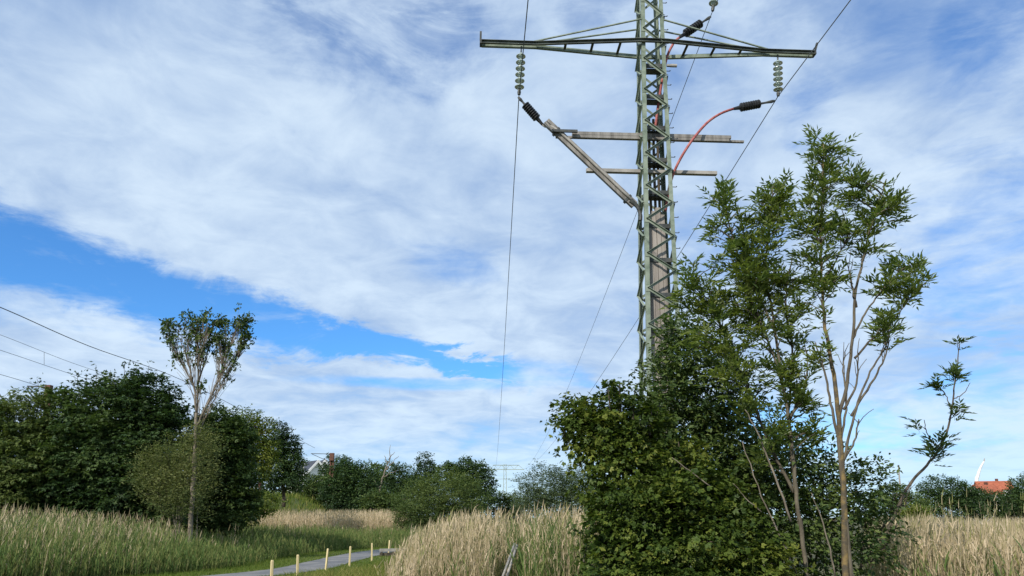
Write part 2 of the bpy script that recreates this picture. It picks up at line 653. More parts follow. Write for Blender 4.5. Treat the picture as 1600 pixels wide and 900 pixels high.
def poly_rad(pts, r0, r1, n=7, per=4, rng=None, wob=.0):
    P = spline(pts, per)
    if rng is not None and wob:
        P = [p + (rng.normal(0, wob, 3) if 0 < i < len(P) - 1 else 0) for i, p in enumerate(P)]
    k = len(P)
    return P, tube(P, [r0 * (1 - i / (k - 1)) + r1 * i / (k - 1) for i in range(k)], n)


def nearest_on(stems, p):
    """a stem point below and close to p"""
    best, bd = None, 1e9
    for P in stems:
        for q in P:
            if q[2] > p[2] - .12:
                continue
            d = np.linalg.norm(p - q) + .35 * max(0, .3 - (p[2] - q[2]))
            if d < bd:
                bd, best = d, q
    return best if best is not None else stems[0][0]


# ------------------------------------------------------------------ the setting: ground, path, bank


def sheet(name, xs, ys, zf, mat):
    V, F = [], []
    for j, y in enumerate(ys):
        for i, x in enumerate(xs):
            V.append((x, y, zf(x, y)))
    nx = len(xs)
    for j in range(len(ys) - 1):
        for i in range(nx - 1):
            F.append((j * nx + i, j * nx + i + 1, (j + 1) * nx + i + 1, (j + 1) * nx + i))
    o = mesh_obj(name, V, F, mat, smooth=True)
    o['kind'] = 'structure'
    return o


gx = [-2500, -900, -300, -120] + list(np.linspace(-60, 60, 49)) + [120, 300, 900, 2500]
gy = [-800, -200, -40] + list(np.linspace(-10, 110, 49)) + [160, 260, 500, 1200, 3000]
sheet('ground', gx, gy, lambda x, y: .03 * math.sin(x * 1.3) * math.sin(y * .9) - .04, M['ground'])

# the path: a ribbon of asphalt following the ground points seen in the photo
PATH = [np.array((-13.5, 10.0, 0)), np.array((-11.0, 16.0, 0)), ground(431, 897), ground(513, 881), ground(550, 872), ground(588, 864.5), ground(640, 859.5), ground(760, 857)]
PATHS = spline(PATH, 8)


def ribbon_strip(name, line, w, z, mat, dz=0.0):
    V, F = [], []
    for i, p in enumerate(line):
        d = unit(line[min(i + 1, len(line) - 1)] - line[max(i - 1, 0)])
        s = np.array((-d[1], d[0], 0))
        for k, e in enumerate((-1, -.5, 0, .5, 1)):
            V.append(np.array((p[0], p[1], z + dz * (1 - e * e))) + s * e * w / 2)
    for i in range(len(line) - 1):
        for k in range(4):
            a = i * 5 + k
            F.append((a, a + 5, a + 6, a + 1))
    o = mesh_obj(name, V, F, mat, smooth=True)
    o['kind'] = 'structure'
    return o


ribbon_strip('verge', PATHS, 5.0, .02, M['bank'], .03)
ribbon_strip('path', PATHS, 1.75, .062, M['asphalt'], .02)
PATH2 = np.array(PATHS)[:, :2]


def path_dist(x, y):
    """signed distance to the path's centre line: positive on its left"""
    q = np.stack((x, y), -1)
    d = np.full(len(x), 1e9); sg = np.zeros(len(x))
    for a, b_ in zip(PATH2[:-1], PATH2[1:]):
        e = b_ - a
        t = np.clip(((q - a) @ e) / (e @ e), 0, 1)
        c = a + t[:, None] * e
        dd = np.linalg.norm(q - c, axis=1)
        s = np.sign(e[0] * (q[:, 1] - a[1]) - e[1] * (q[:, 0] - a[0]))
        m = dd < d
        d[m] = dd[m]; sg[m] = s[m]
    return d * np.where(sg == 0, 1, sg)


# railway bank on the left
BANK = [np.array((-45., 20, 0)), np.array((-34., 36, 0)), np.array((-26., 52, 0)), np.array((-22., 72, 0)), np.array((-21., 100, 0)), np.array((-21., 190, 0))]
BANKS = spline(BANK, 8)
bv, bf = [], []
prof = [(-12, -.1), (-8, 1.2), (-3.5, 3.6), (0, 3.9), (3.2, 3.6), (5.5, 2.2), (8.2, .7), (10.5, -.1)]
for i, p in enumerate(BANKS):
    d = unit(BANKS[min(i + 1, len(BANKS) - 1)] - BANKS[max(i - 1, 0)])
    s = np.array((d[1], -d[0], 0))
    hs = 1.0 - .45 * min(1, max(0, (p[1] - 60) / 40))
    for (e, h) in prof:
        bv.append(p + s * e + np.array((0, 0, h * hs + (.12 * math.sin(i * 1.9 + e) if h > 0 else 0))))
for i in range(len(BANKS) - 1):
    for k in range(len(prof) - 1):
        a = i * len(prof) + k
        bf.append((a, a + 1, a + 1 + len(prof), a + len(prof)))
tag(mesh_obj('railway_bank', bv, bf, M['bank'], smooth=True), kind='structure')

# ------------------------------------------------------------------ the near pylon
PB = np.array((3.62, 18.0, 0.0))
AU = R(3.0)
U = np.array((math.cos(AU), math.sin(AU), 0)); W_ = np.array((-math.sin(AU), math.cos(AU), 0)); ZZ = np.array((0., 0, 1))
LEAN = np.array((.012, 0, 0))


def T(u, v, z):
    return PB + U * u + W_ * v + ZZ * z + LEAN * z


def tw(z):
    return 1.0 - .0258 * z


def zpx(py, Y=18.0):
    return at(1020, py, Y)[2]


pyl = empty('lattice_pylon', PB, 'tall green lattice steel pylon rising from the bushes', 'pylon')
TOPZ = 17.6
for su in (-1, 1):
    for sv in (-1, 1):
        p0, p1 = T(su * tw(0) / 2, sv * tw(0) / 2, 0), T(su * tw(TOPZ) / 2, sv * tw(TOPZ) / 2, TOPZ)
        mesh_obj('leg', *join(bar(p0, p1, -su * U, -sv * W_, .105, .013), bar(p0 - sv * W_ * .0135, p1 - sv * W_ * .0135, -su * U, -sv * W_, .013, .09)), M['paint'], pyl)


def angle_brace(pa, pb, n_out, mat=M['paint2'], w=.062):
    pa, pb = np.asarray(pa), np.asarray(pb)
    d = unit(pb - pa)
    s = unit(np.cross(n_out, d))
    if s[2] < 0:
        s = -s
    q = n_out * .004
    return join(bar(pa - s * w / 2 + q, pb - s * w / 2 + q, s, n_out, w, .008), bar(pa + s * (w / 2 - .009) + n_out * .0122, pb + s * (w / 2 - .009) + n_out * .0122, s, n_out, .009, w * .8))


STEP = .46
for fi, (nrm, e) in enumerate(((-W_, U), (W_, -U), (-U, -W_), (U, W_))):
    z = .35; k = 0
    while z + STEP < TOPZ - .2:
        a = 1 if (k + fi) % 2 == 0 else -1
        za, zb = z, z + STEP
        def corner(sg, zz):
            h = tw(zz) / 2
            c = PB + ZZ * zz + LEAN * zz
            return c + nrm * h + e * sg * (h - .05)
        mesh_obj('brace', *angle_brace(corner(a, za), corner(-a, zb), nrm), M['paint2'], pyl)
        z += STEP; k += 1
# cap frame
for su in (-1, 1):
    mesh_obj('cap_rail', *bar(T(-tw(TOPZ) / 2, su * tw(TOPZ) / 2, TOPZ), T(tw(TOPZ) / 2, su * tw(TOPZ) / 2, TOPZ), W_ * -su, ZZ, .08, .08), M['paint'], pyl)

# cross arm: two chords that meet towards the tips
ZA = zpx(79)
HW = tw(ZA) / 2 + .02
UL, UR = -4.62, 4.55
tips = []
for nm, sv in (('front_chord', -1), ('rear_chord', 1)):
    pts = [T(UL, sv * .048, ZA), T(-3.15, sv * .048, ZA), T(-HW, sv * HW, ZA), T(HW, sv * HW, ZA), T(3.15, sv * .048, ZA), T(UR, sv * .048, ZA)]
    segs = []
    for a, b_ in zip(pts[:-1], pts[1:]):
        n_ = unit(np.cross(ZZ, b_ - a))           # inward or outward normal
        n_ = n_ if sv * np.dot(n_, W_) > 0 else -n_
        segs += [bar(a, b_, n_, ZZ, .010, .105), bar(a + n_ * .0105, b_ + n_ * .0105, n_, ZZ, .055, .012), bar(a + n_ * .0105 + ZZ * .093, b_ + n_ * .0105 + ZZ * .093, n_, ZZ, .055, .012)]
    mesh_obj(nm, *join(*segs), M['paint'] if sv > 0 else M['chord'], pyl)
for uu in (-2.35, -1.62, -.88, .95, 1.72, 2.48):
    h = .048 + (HW - .048) * (3.15 - abs(uu)) / (3.15 - HW) - .02
    mesh_obj('arm_strut', *bar(T(uu - .035, -h, ZA + .02), T(uu - .035, h, ZA + .02), U, ZZ, .07, .012), M['steel'], pyl)
for uu, tilt in ((UL, 0.0), (UR, .08)):
    s = 1 if uu > 0 else -1
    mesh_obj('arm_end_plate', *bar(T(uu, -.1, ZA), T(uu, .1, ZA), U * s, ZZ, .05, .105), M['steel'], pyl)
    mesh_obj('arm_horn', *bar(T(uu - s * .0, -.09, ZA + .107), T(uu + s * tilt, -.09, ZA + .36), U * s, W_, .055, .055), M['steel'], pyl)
# stay rods from the mast down to the arm
for s, ue in ((-1, -3.2), (1, 3.25)):
    for sv in (-1, 1):
        z1 = zpx(28, 17.7)
        h = tw(z1) / 2
        mesh_obj('stay_rod', *tube([T(s * h, sv * h, z1 - .05 + (.12 if sv > 0 else 0)), T(ue, sv * .06, ZA + .12)], .026, 6), M['paint2'], pyl)

# steel shelves inside the mast that hold the cable
zt, zb = zpx(112), 2.2
k = 0
z = zt
while z > zb:
    w = tw(z)
    mesh_obj('cable_bracket', *join(box(T(0, 0, z), w - .12, w * .32, .05, U, W_), box(T(0, -w * .3, z + .045), w - .14, .05, .11, U, W_)), M['steel'], pyl)
    z -= STEP * 2; k += 1
mesh_obj('earth_terminal', *join(box(T(.40, -.30, zt), .1, .06, .05, U, W_), tube([T(.44, -.30, zt), T(.62, -.30, zt)], .045, 8)), M['galv'], pyl)
# covered risers
zs = zpx(338)
for i, uu in enumerate((-.165, -.055, .055, .165)):
    mesh_obj('cable_cover_board', *box(T(uu * 1.05, -.17 + .012 * (i % 2), (zs + .3 * (i % 3) * .3) / 2), .104, .16, zs - .1 + .1 * (i % 3), U, W_), M['shield'], pyl)
for uu in (-.10, .02, .13):
    mesh_obj('cable_riser', *tube([T(uu, .05, zs - .2), T(uu - .01, .06, zs + 1.4), T(uu + .01, .05, zpx(185))], .036, 8), M['barkdark'], pyl)
# timber beams that carry the cables
zb1 = zpx(213.5); zb2 = zpx(269.5)


def uof(px, py, Y=18.0):
    return float(np.dot(at(px, py, Y) - T(0, 0, zpx(py)), U))


mesh_obj('support_beam', *join(box(T((uof(893, 212) + uof(1143, 217)) / 2, -.02, zb1), uof(1143, 217) - uof(893, 212), .15, .085, U, W_), box(T((uof(868, 212) + uof(1167, 218)) / 2, .1, zb1 - .03), uof(1167, 218) - uof(868, 212), .07, .055, U, W_)), M['timber'], pyl)
mesh_obj('support_beam', *join(box(T((uof(893, 212) + uof(1140, 217)) / 2, -.055, zb1 - .085), uof(1140, 217) - uof(893, 212), .07, .08, U, W_)), M['timber'], pyl)
mesh_obj('support_beam', *box(T((uof(915, 268) + uof(1121, 271)) / 2, -.02, zb2), uof(1121, 271) - uof(915, 268), .12, .09, U, W_), M['galv'], pyl)
mesh_obj('beam_bracket', *box(T((uof(860, 211) + uof(900, 212)) / 2, -.19, zb1 - .01), uof(900, 212) - uof(860, 211), .05, .07, U, W_), M['steel'], pyl)
# step bolts up the right front leg and gusset plates at its joints
for i in range(36):
    z = 1.2 + i * .42
    h = tw(z) / 2
    mesh_obj('step_bolt', *tube([T(h, -h + .05, z), T(h + .11, -h + .05, z), T(h + .115, -h + .05, z + .02)], [.011, .011, .018], 6), M['steel'], pyl)
for i in range(18):
    z = .35 + i * .92
    for sg in (-1, 1):
        h = tw(z) / 2
        mesh_obj('gusset_plate', *box(T(sg * (h - .07), -h - .004, z + (0 if sg > 0 else .46)), .13, .006, .15, U, W_), M['paint2'], pyl)
# sloping trough on the left, with its elbow
pa, pb = T(uof(852, 196), -.12, zpx(197)), T(uof(990, 322), -.12, zpx(323))
d_ = unit(pb - pa); s_ = unit(np.cross(d_, W_)); s_ = s_ if s_[2] > 0 else -s_
for off, dep in ((-.10, .10), (.012, .13)):
    mesh_obj('trough_board', *bar(pa + s_ * off, pb + s_ * off, s_, W_, .088, dep), M['timber'], pyl)
pe = T(uof(999, 345), -.10, zpx(347))
mesh_obj('trough_elbow', *tube(spline([pb - d_ * .15, pb + d_ * .1, pe + (pb - pe) * .35 + U * .05, pe], 4), [.075, .07, .06, .06, .055, .055, .05, .05, .05, .05, .05, .05, .05], 8), M['steel'], pyl)
mesh_obj('trough_strap', *bar(pa + d_ * .35 - s_ * .115 - W_ * .01, pa + d_ * .41 - s_ * .115 - W_ * .01, s_, W_, .23, .16), M['steel'], pyl)
mesh_obj('trough_strap', *bar(pb - d_ * .28 - s_ * .115 - W_ * .01, pb - d_ * .21 - s_ * .115 - W_ * .01, s_, W_, .23, .16), M['steel'], pyl)
# short top bracket (above the picture) that carries the third string
z3 = zpx(-62)
top_u = uof(1124, -55)
mesh_obj('top_bracket', *join(bar(T(.2, -.06, z3), T(top_u + .15, -.06, z3), W_, ZZ, .12, .09), bar(T(.25, -.03, z3 - .9), T(top_u - .2, -.03, z3 - .02), W_, ZZ, .05, .05)), M['paint'], pyl)


# insulator strings
def insulator(label, top, bot, discs=6):
    top, bot = np.asarray(top), np.asarray(bot)
    t = empty('insulator_string', bot, label, 'insulator', 'glass insulator strings on the pylon arms')
    d = unit(bot - top)
    L = np.linalg.norm(bot - top)
    mesh_obj('hanger_pin', *tube([top, top + d * L * .12], .022, 6), M['steel'], t)
    mesh_obj('clamp', *tube([bot - d * L * .14, bot - d * L * .05, bot], [.03, .05, .04], 8), M['steel'], t)
    s = .76 * L / discs
    for i in range(discs):
        c = top + d * (L * .12 + (i + .15) * s)
        prof_ = [(0, .035), (s * .22, .045), (s * .34, .085), (s * .50, .128), (s * .60, .130), (s * .58, .09), (s * .70, .05), (s * .98, .026)]
        mesh_obj('disc', *tube([c + d * a for a, _ in prof_], [r for _, r in prof_], 14), M['glass'], t, smooth=True)
    return bot


clampL = insulator('left glass insulator string hanging under the cross arm\'s left end', T(uof(814, 76), 0, ZA), at(811, 148, 17.85))
clampR = insulator('right glass insulator string hanging under the cross arm\'s right end', T(uof(1220, 87), 0, ZA), at(1216, 150, 18.25))
clampT = insulator('glass insulator string cut by the top edge, right of the mast', T(top_u, 0, z3), at(1113.5, 17, 18.05))

# conductors
FP = np.array((at(789, 770, 178.)[0], 178.0, 0.0))     # far pylon foot
AF = R(2.0)
UF = np.array((math.cos(AF), math.sin(AF), 0)); WF = np.array((-math.sin(AF), math.cos(AF), 0))
ZF = at(789, 731.5, 178.)[2]


def span(a, b_, sag, n=28):
    return [a + (b_ - a) * i / n - ZZ * sag * 4 * (i / n) * (1 - i / n) for i in range(n + 1)]


def conductor(label, c, far, r=.0125, back=(2.2, -60, 3.0), sag=2.0):
    p_back = c + np.array((back[0], back[1] - c[1], back[2]))
    pts = span(p_back, c, 1.2, 16)[:-1] + span(c, far, sag)
    o = mesh_obj('conductor', *tube(pts, r, 5), M['wire'], loc=c)
    tag(o, label, 'wire', 'bare conductors of the power line')


conductor('left power line wire running straight down the picture past the left insulator', clampL, FP - UF * 2.3 + ZZ * (ZF + .3), back=(3.2, -60, 2.0), sag=2.6)
conductor('right power line wire slanting down past the right insulator to behind the mast', clampR, FP + UF * 4.3 + ZZ * (ZF - .2), back=(3.4, -60, 2.0), sag=2.2)
conductor('middle power line wire passing close right of the mast from the top insulator', clampT, FP + UF * 4.9 + ZZ * (ZF + .4), r=.0105, back=(3.2, -60, 2.0), sag=2.6)


# cable ends: ribbed black sleeves on curved cables
def cable(label, pts, mat, s0, s1, cablemat_r=.034):
    """pts from the clamp on; the ribbed sleeve lies between s0 and s1 of the way along the first straight"""
    P = spline(pts, 6)
    t = empty('power_cable', P[-1], label, 'cable', 'insulated cables led into the mast')
    a, b_ = np.asarray(pts[0]), np.asarray(pts[1])
    d = unit(b_ - a); L = np.linalg.norm(b_ - a)
    mesh_obj('lug', *tube([a - d * .03, a + d * .06, a + d * L * s0 * .6, a + d * L * s0], [.03, .045, .028, .034], 8), M['steel'], t)
    pp, rr = [], []
    nrib = 8
    for i in range(nrib):
        f0 = L * (s0 + (s1 - s0) * i / nrib); w = L * (s1 - s0) / nrib
        pp += [a + d * f0, a + d * (f0 + w * .15), a + d * (f0 + w * .5), a + d * (f0 + w * .85)]
        rr += [.065, .118, .118, .065]
    mesh_obj('ribbed_sleeve', *tube(pp, rr, 12), M['black'], t)
    mesh_obj('boot', *tube([a + d * L * s1, a + d * L * (s1 + .12), b_], [.06, .045, .038], 8), M['black'], t)
    mesh_obj('sheath', *tube([p for p in P[6:]], cablemat_r, 8), mat, t, smooth=True)


YC = 17.9
cable('grey cable with ribbed black sleeve dropping from the left insulator into the sloping trough',
      [at(811, 153, 17.85), at(848, 195, YC), pa + d_ * .5 + s_ * .02 - W_ * .02, pb + s_ * .02 - W_ * .02], M['galv'], .26, .78)
cable('red cable with ribbed black sleeve arching from the right insulator to the mast',
      [at(1209, 158, 18.25), at(1146, 170, 18.1), at(1112, 186, 18.0), at(1087, 212, 17.75), at(1066, 243, 17.7), at(1052, 272, 17.8), at(1045, 298, 17.95), at(1040, 330, 18.0)], M['red'], .36, .84)
cable('red cable with ribbed black sleeve behind the right stay rods near the mast top',
      [at(1109, 27, 18.05), at(1061, 59, 18.0), at(1050, 72, 17.95), at(1042, 90, 17.95), at(1036, 118, 17.98), at(1029, 160, 18.0), at(1024, 200, 18.0)], M['red'], .3, .82)

# ------------------------------------------------------------------ the far pylon
fp = empty('distant_pylon', FP, 'small pale lattice pylon far away between two round bushes', 'pylon')
TF = lambda u, v, z: FP + UF * u + WF * v + ZZ * z
for su in (-1, 1):
    for sv in (-1, 1):
        mesh_obj('leg', *bar(TF(su * .62, sv * .62, 0), TF(su * .3, sv * .3, ZF + 1.0), -su * UF, -sv * WF, .13, .13), M['farpaint'], fp)
for i in range(13):
    z0, z1 = i * 1.0, i * 1.0 + 1.0
    w0, w1 = .60 - .024 * z0, .60 - .024 * z1
    s = 1 if i % 2 else -1
    mesh_obj('brace', *bar(TF(-s * w0, -w0, z0), TF(s * w1, -w1, z1), UF, WF, .08, .05), M['farpaint'], fp)
for nm, zz, l, r in (('cross_arm', ZF - .4, -3.7, 4.6), ('top_chord', ZF + .62, -2.9, 3.4), ('lower_arm', ZF - 2.6, -1.9, 2.6)):
    mesh_obj(nm, *bar(TF(l, -.1, zz), TF(r, -.1, zz), WF, ZZ, .2, .16 if nm != 'lower_arm' else .09), M['farpaint'], fp)
zig = [-3.6, -2.6, -1.7, -.8, .2, 1.2, 2.2, 3.2, 4.4]
for i, (a, b_) in enumerate(zip(zig[:-1], zig[1:])):
    za, zb_ = (ZF - .3, ZF + .7) if i % 2 == 0 else (ZF + .7, ZF - .3)
    mesh_obj('arm_brace', *bar(TF(a, 0, za), TF(b_, 0, zb_), WF, ZZ, .1, .1), M['farpaint'], fp)


# ------------------------------------------------------------------ railway masts and their wires
def rail_mast(label, px, ytop, Y, w, arm):
    top = at(px, ytop, Y)
    foot = np.array((top[0], Y, 0.8))
    t = empty('railway_mast', foot, label, 'mast', 'rust red railway masts on the bank')
    for s in (-1, 1):
        mesh_obj('upright', *bar(foot + np.array((s * w * .75, 0, 0)), top + np.array((s * w * .32, 0, -.8)), (-s, 0, 0), (0, 1, 0), w * .42, w * .6), M['rust'], t)
    n = 7
    for i in range(n):
        z0 = foot[2] + (top[2] - foot[2] - 1.0) * i / n; z1 = foot[2] + (top[2] - foot[2] - 1.0) * (i + 1) / n
        s = 1 if i % 2 else -1
        mesh_obj('lattice_bar', *bar((top[0] - s * w * .55, Y - .03, z0), (top[0] + s * w * .45, Y - .03, z1), (0, 1, 0), (0, 0, 1), .05, .07), M['rust'], t)
    mesh_obj('mast_head', *box(top - ZZ * .42, w * .75, w * .75, .84), M['rust'], t)
    if arm:
        mesh_obj('cantilever_arm', *tube([top - ZZ * .1, top + np.array((-arm, 0, -.05))], .035, 6), M['steel'], t)
        mesh_obj('cantilever_strut', *tube([top + np.array((-.2, 0, -1.0)), top + np.array((-arm * .95, 0, -.1))], .03, 6), M['steel'], t)
    return top


m1 = rail_mast('rust red railway mast poking out of the bushes at far left', 77, 602, 40, .38, 1.2)
m2 = rail_mast('rust red railway mast standing among the mid distance trees', 519, 708, 84, .62, 2.4)


def wire(label, pts, r, cat='wire', mat=None):
    P = spline(pts, 8)
    o = mesh_obj('overhead_wire', *tube(P, r, 5), mat or M['wire'], loc=P[0])
    tag(o, label, cat, 'railway overhead wires')
    return o


wire('thick dark railway wire descending from the left edge above the bushes', [at(-180, 412, 20), at(0, 480, 26), at(140, 541, 34), at(280, 592, 47), at(400, 652, 64), at(492, 700, 84)], .018)
wire('upper thin contact line wire low at the left edge', [at(-150, 470, 26), at(0, 523, 31), at(110, 566, 36), at(200, 596, 41)], .009)
wire('lower thin contact line wire low at the left edge', [at(-150, 500, 26), at(0, 547, 31), at(110, 584, 36), at(200, 612, 41)], .010)
wire('thin wire nearest the treetops at the left edge', [at(-150, 545, 33), at(0, 585, 38), at(60, 603, 40), at(120, 622, 43)], .013)
o_ = mesh_obj('dropper', *tube([at(69, 550, 33.8), at(69, 569.5, 33.8)], .009, 5), M['wire'], loc=at(69, 569, 33.8))
tag(o_, 'short vertical dropper joining the two thin wires at left', 'wire', 'railway overhead wires')

# ------------------------------------------------------------------ posts along the path
pm = bpy.data.meshes.new('post')


def post_mesh():
    w, h, c = .029, .74, .008
    V, F = [], []
    ring = lambda a, z, k: [(a, a - k, z), (a - k, a, z), (-a + k, a, z), (-a, a - k, z), (-a, -a + k, z), (-a + k, -a, z), (a - k, -a, z), (a, -a + k, z)]
    for a, z, k in ((w * 1.03, 0, c), (w, .35, c), (w, h - .03, c), (w * .72, h, c * .7)):
        V += ring(a, z, k)
    for i in range(3):
        for j in range(8):
            F.append((i * 8 + j, i * 8 + (j + 1) % 8, (i + 1) * 8 + (j + 1) % 8, (i + 1) * 8 + j))
    F.append(tuple(24 + j for j in range(8)))
    return V, F


pv, pf = post_mesh()
pm.from_pydata(pv, [], pf); pm.update(); pm.materials.append(M['post'])
posts = [(427, 875, 'nearest', 1.06), (467, 866.5, 'second nearest', .985), (510.5, 857, 'third nearest', .98), (547.2, 853.5, 'fourth nearest', .985), (582, 848.5, 'fifth nearest', .98), (607.5, 844, 'farthest', .96)]
rg = random.Random(4)
for px, yt, which, k in posts:
    # foot from a post 0.74 m tall whose top is seen at yt
    tz = .74 * k
    foot = ground(px, yt, tz)
    o = bpy.data.objects.new('marker_post', pm)
    COL.objects.link(o)
    o.location = (foot[0], foot[1], 0)
    o.scale = (1, 1, k)
    o.rotation_euler = (rg.uniform(-.05, .05), rg.uniform(-.03, .06), rg.uniform(0, 1.5))
    tag(o, f'pale wooden marker post by the path, {which} of the six', 'post', 'marker posts along the path')

# dark low rail of the little footbridge at the bend
b0, b1 = ground(594, 862, .25), ground(650, 861, .25)
fb = empty('footbridge_rail', (b0 + b1) / 2 * np.array((1, 1, 0)), 'low dark timber rail of a footbridge where the path bends', 'railing')
dd_ = unit(b1 - b0); nn_ = np.array((-dd_[1], dd_[0], 0))
mesh_obj('rail', *bar(b0, b1, nn_, ZZ, .12, .12), M['galv'], fb)
mesh_obj('kerb_board', *bar(b0 - ZZ * .24, b1 - ZZ * .24, nn_, ZZ, .08, .19), M['barkdark'], fb)
for i in range(4):
    q = b0 + (b1 - b0) * (i / 3 * .96 + .01)
    mesh_obj('rail_post', *bar(q - ZZ * .25 - nn_ * .06, q - ZZ * .005 - nn_ * .06, dd_, nn_, .08, .055), M['barkdark'], fb)

# two leaning grey poles in the reeds
lp0, lp1 = at(777, 925, 15.2), at(804, 850, 16.4)
lr = empty('leaning_rails', lp0 * np.array((1, 1, 0)), 'pair of grey metal rails leaning up out of the reeds', 'rails')
base_ = lp0 + (lp0 - lp1) * (lp0[2] / max(.2, (lp1[2] - lp0[2])))
for s in (0, 1):
    o1 = np.array((.105 * s, .03 * s, 0))
    mesh_obj('rail', *tube([base_ + o1, lp1 + o1 * .45 + ZZ * (.0 - .03 * s)], .028, 8), M['galv'], lr, smooth=True)
for f in (.93, .35):
    q = base_ + (lp1 - base_) * f
    mesh_obj('crosspiece', *tube([q - np.array((.02, 0, 0)), q + np.array((.1, .02, -.01))], .014, 6), M['galv'], lr)

# ------------------------------------------------------------------ houses and far landmarks


def gable_house(name, label, c, L, D, H, RH, ang, wallm, roofm, windows=True, barge=None):
    """c: middle of the footprint on the ground, ridge along the length L"""
    a = R(ang)
    u = np.array((math.cos(a), math.sin(a), 0)); v = np.array((-math.sin(a), math.cos(a), 0))
    c = np.asarray(c, float)
    t = empty(name, c, label, 'house')
    P = lambda x, y, z: c + u * x + v * y + ZZ * z
    l, d = L / 2, D / 2
    V = [P(-l, -d, 0), P(l, -d, 0), P(l, d, 0), P(-l, d, 0), P(-l, -d, H), P(l, -d, H), P(l, d, H), P(-l, d, H), P(-l, 0, H + RH), P(l, 0, H + RH)]
    F = [(0, 1, 5, 4), (1, 2, 6, 9, 5), (2, 3, 7, 6), (3, 0, 4, 8, 7)]
    mesh_obj('wall', V, F, wallm, t)
    e = .35
    k = RH / d
    for s in (-1, 1):
        p = [P(-l - e, s * (d + e), H - k * e + .05), P(l + e, s * (d + e), H - k * e + .05), P(l + e, 0, H + RH + .05), P(-l - e, 0, H + RH + .05)]
        q = [x + ZZ * .16 for x in p]
        mesh_obj('roof', p + q, [(0, 1, 2, 3), (4, 5, 6, 7), (0, 1, 5, 4), (1, 2, 6, 5), (2, 3, 7, 6), (3, 0, 4, 7)], roofm, t)
        if barge is not None:
            for xx in (-l - e - .12, l + e):
                p0, p1 = P(xx, s * (d + e), H - k * e - .15), P(xx, 0, H + RH - .15)
                mesh_obj('bargeboard', *bar(p0, p1, u, ZZ, .12, .45), barge, t)
    if windows:
        for sx in (-.55, .0, .55):
            w = mesh_obj('window', *box(P(sx * l, -d - .02, H * .55), 1.1, .06, 1.2, u, v), M['white'], t)
            mesh_obj('pane', *box(P(sx * l, -d - .06, H * .55), .9, .04, 1.0, u, v), M['glasspane'], w)
        w = mesh_obj('window', *box(P(l + .02, 0, H * .9), .06, 1.2, 1.3, u, v), M['white'], t)
        mesh_obj('pane', *box(P(l + .06, 0, H * .9), .04, 1.0, 1.1, u, v), M['glasspane'], w)
    if roofm is M['roofred']:
        mesh_obj('chimney', *box(P(l * .3, .2, H + RH + .25), .5, .5, .9, u, v), M['rust'], t)
    return t


hz = at(484, 750, 120.)
gable_house('house', 'white house with a dark roof half hidden behind trees on the left', (hz[0], 120, 2.0), 5.2, 5.6, hz[2] - 2.0 - .3, 3.1, -52, M['white'], M['roofdark'], True, M['white'])
hz2 = at(500, 748, 128.)
gable_house('house', 'smaller white gabled house just left of the rust red mast', (hz2[0], 128, 2.0), 4.4, 4.2, hz2[2] - 2.0, 2.9, -60, M['white'], M['roofdark'], False, M['white'])
hr = at(1549, 771, 150.)
gable_house('house', 'house with a bright red tiled roof beyond the right hand trees', (hr[0], 152, 0), 4.8, 4.4, hr[2], 1.6, 14, M['white'], M['roofred'], True)
hr = at(1566, 764, 160.)
gable_house('house', 'darker red roofed house behind the bright red roof at right', (hr[0], 163, 0), 6.0, 5.0, hr[2], 1.6, -20, M['white'], M['roofred'], False)

# white curved spire
P = [at(1526, 770, 210.), at(1526, 757, 210.), at(1528, 743, 210.), at(1532, 731, 210.), at(1537.5, 721, 210.)]
P[0][2] = 0
sp = empty('curved_spire', P[0], 'slim white curved spire rising behind the red roofs', 'spire')
mesh_obj('shaft', *tube(spline(P, 5), [.5] * 6 + list(np.linspace(.5, .2, 15)), 10), M['white'], sp, smooth=True)
mesh_obj('tip', *tube([P[-1], P[-1] + np.array((.25, 0, .9))], [.2, .08], 8), M['galv'], sp)
# thin chimney-like pole
P0 = at(1404, 760, 120.); P1 = at(1404, 729, 120.); P0[2] = 0
fo = empty('slender_pole', P0, 'thin grey pole above the bushes left of the leaning sapling', 'pole')
mesh_obj('shaft', *tube([P0, P1], [.2, .11], 8), M['galv'], fo)
mesh_obj('cap', *tube([P1, P1 + ZZ * .25], [.16, .12], 8), M['steel'], fo)
P0 = at(476, 760, 75.); P1 = at(475, 728, 75.); P0[2] = 1.0
lo = empty('lamp_post', P0, 'thin white lamp post in front of the dark roofed house', 'lamp post')
mesh_obj('shaft', *tube([P0, P1], [.07, .05], 8), M['white'], lo)
mesh_obj('lamp_head', *join(tube([P1, P1 + np.array((.0, 0, .12))], [.12, .22], 8), tube([P1 + ZZ * .12, P1 + ZZ * .22], [.22, .05], 8)), M['white'], lo)

# ------------------------------------------------------------------ trees and bushes


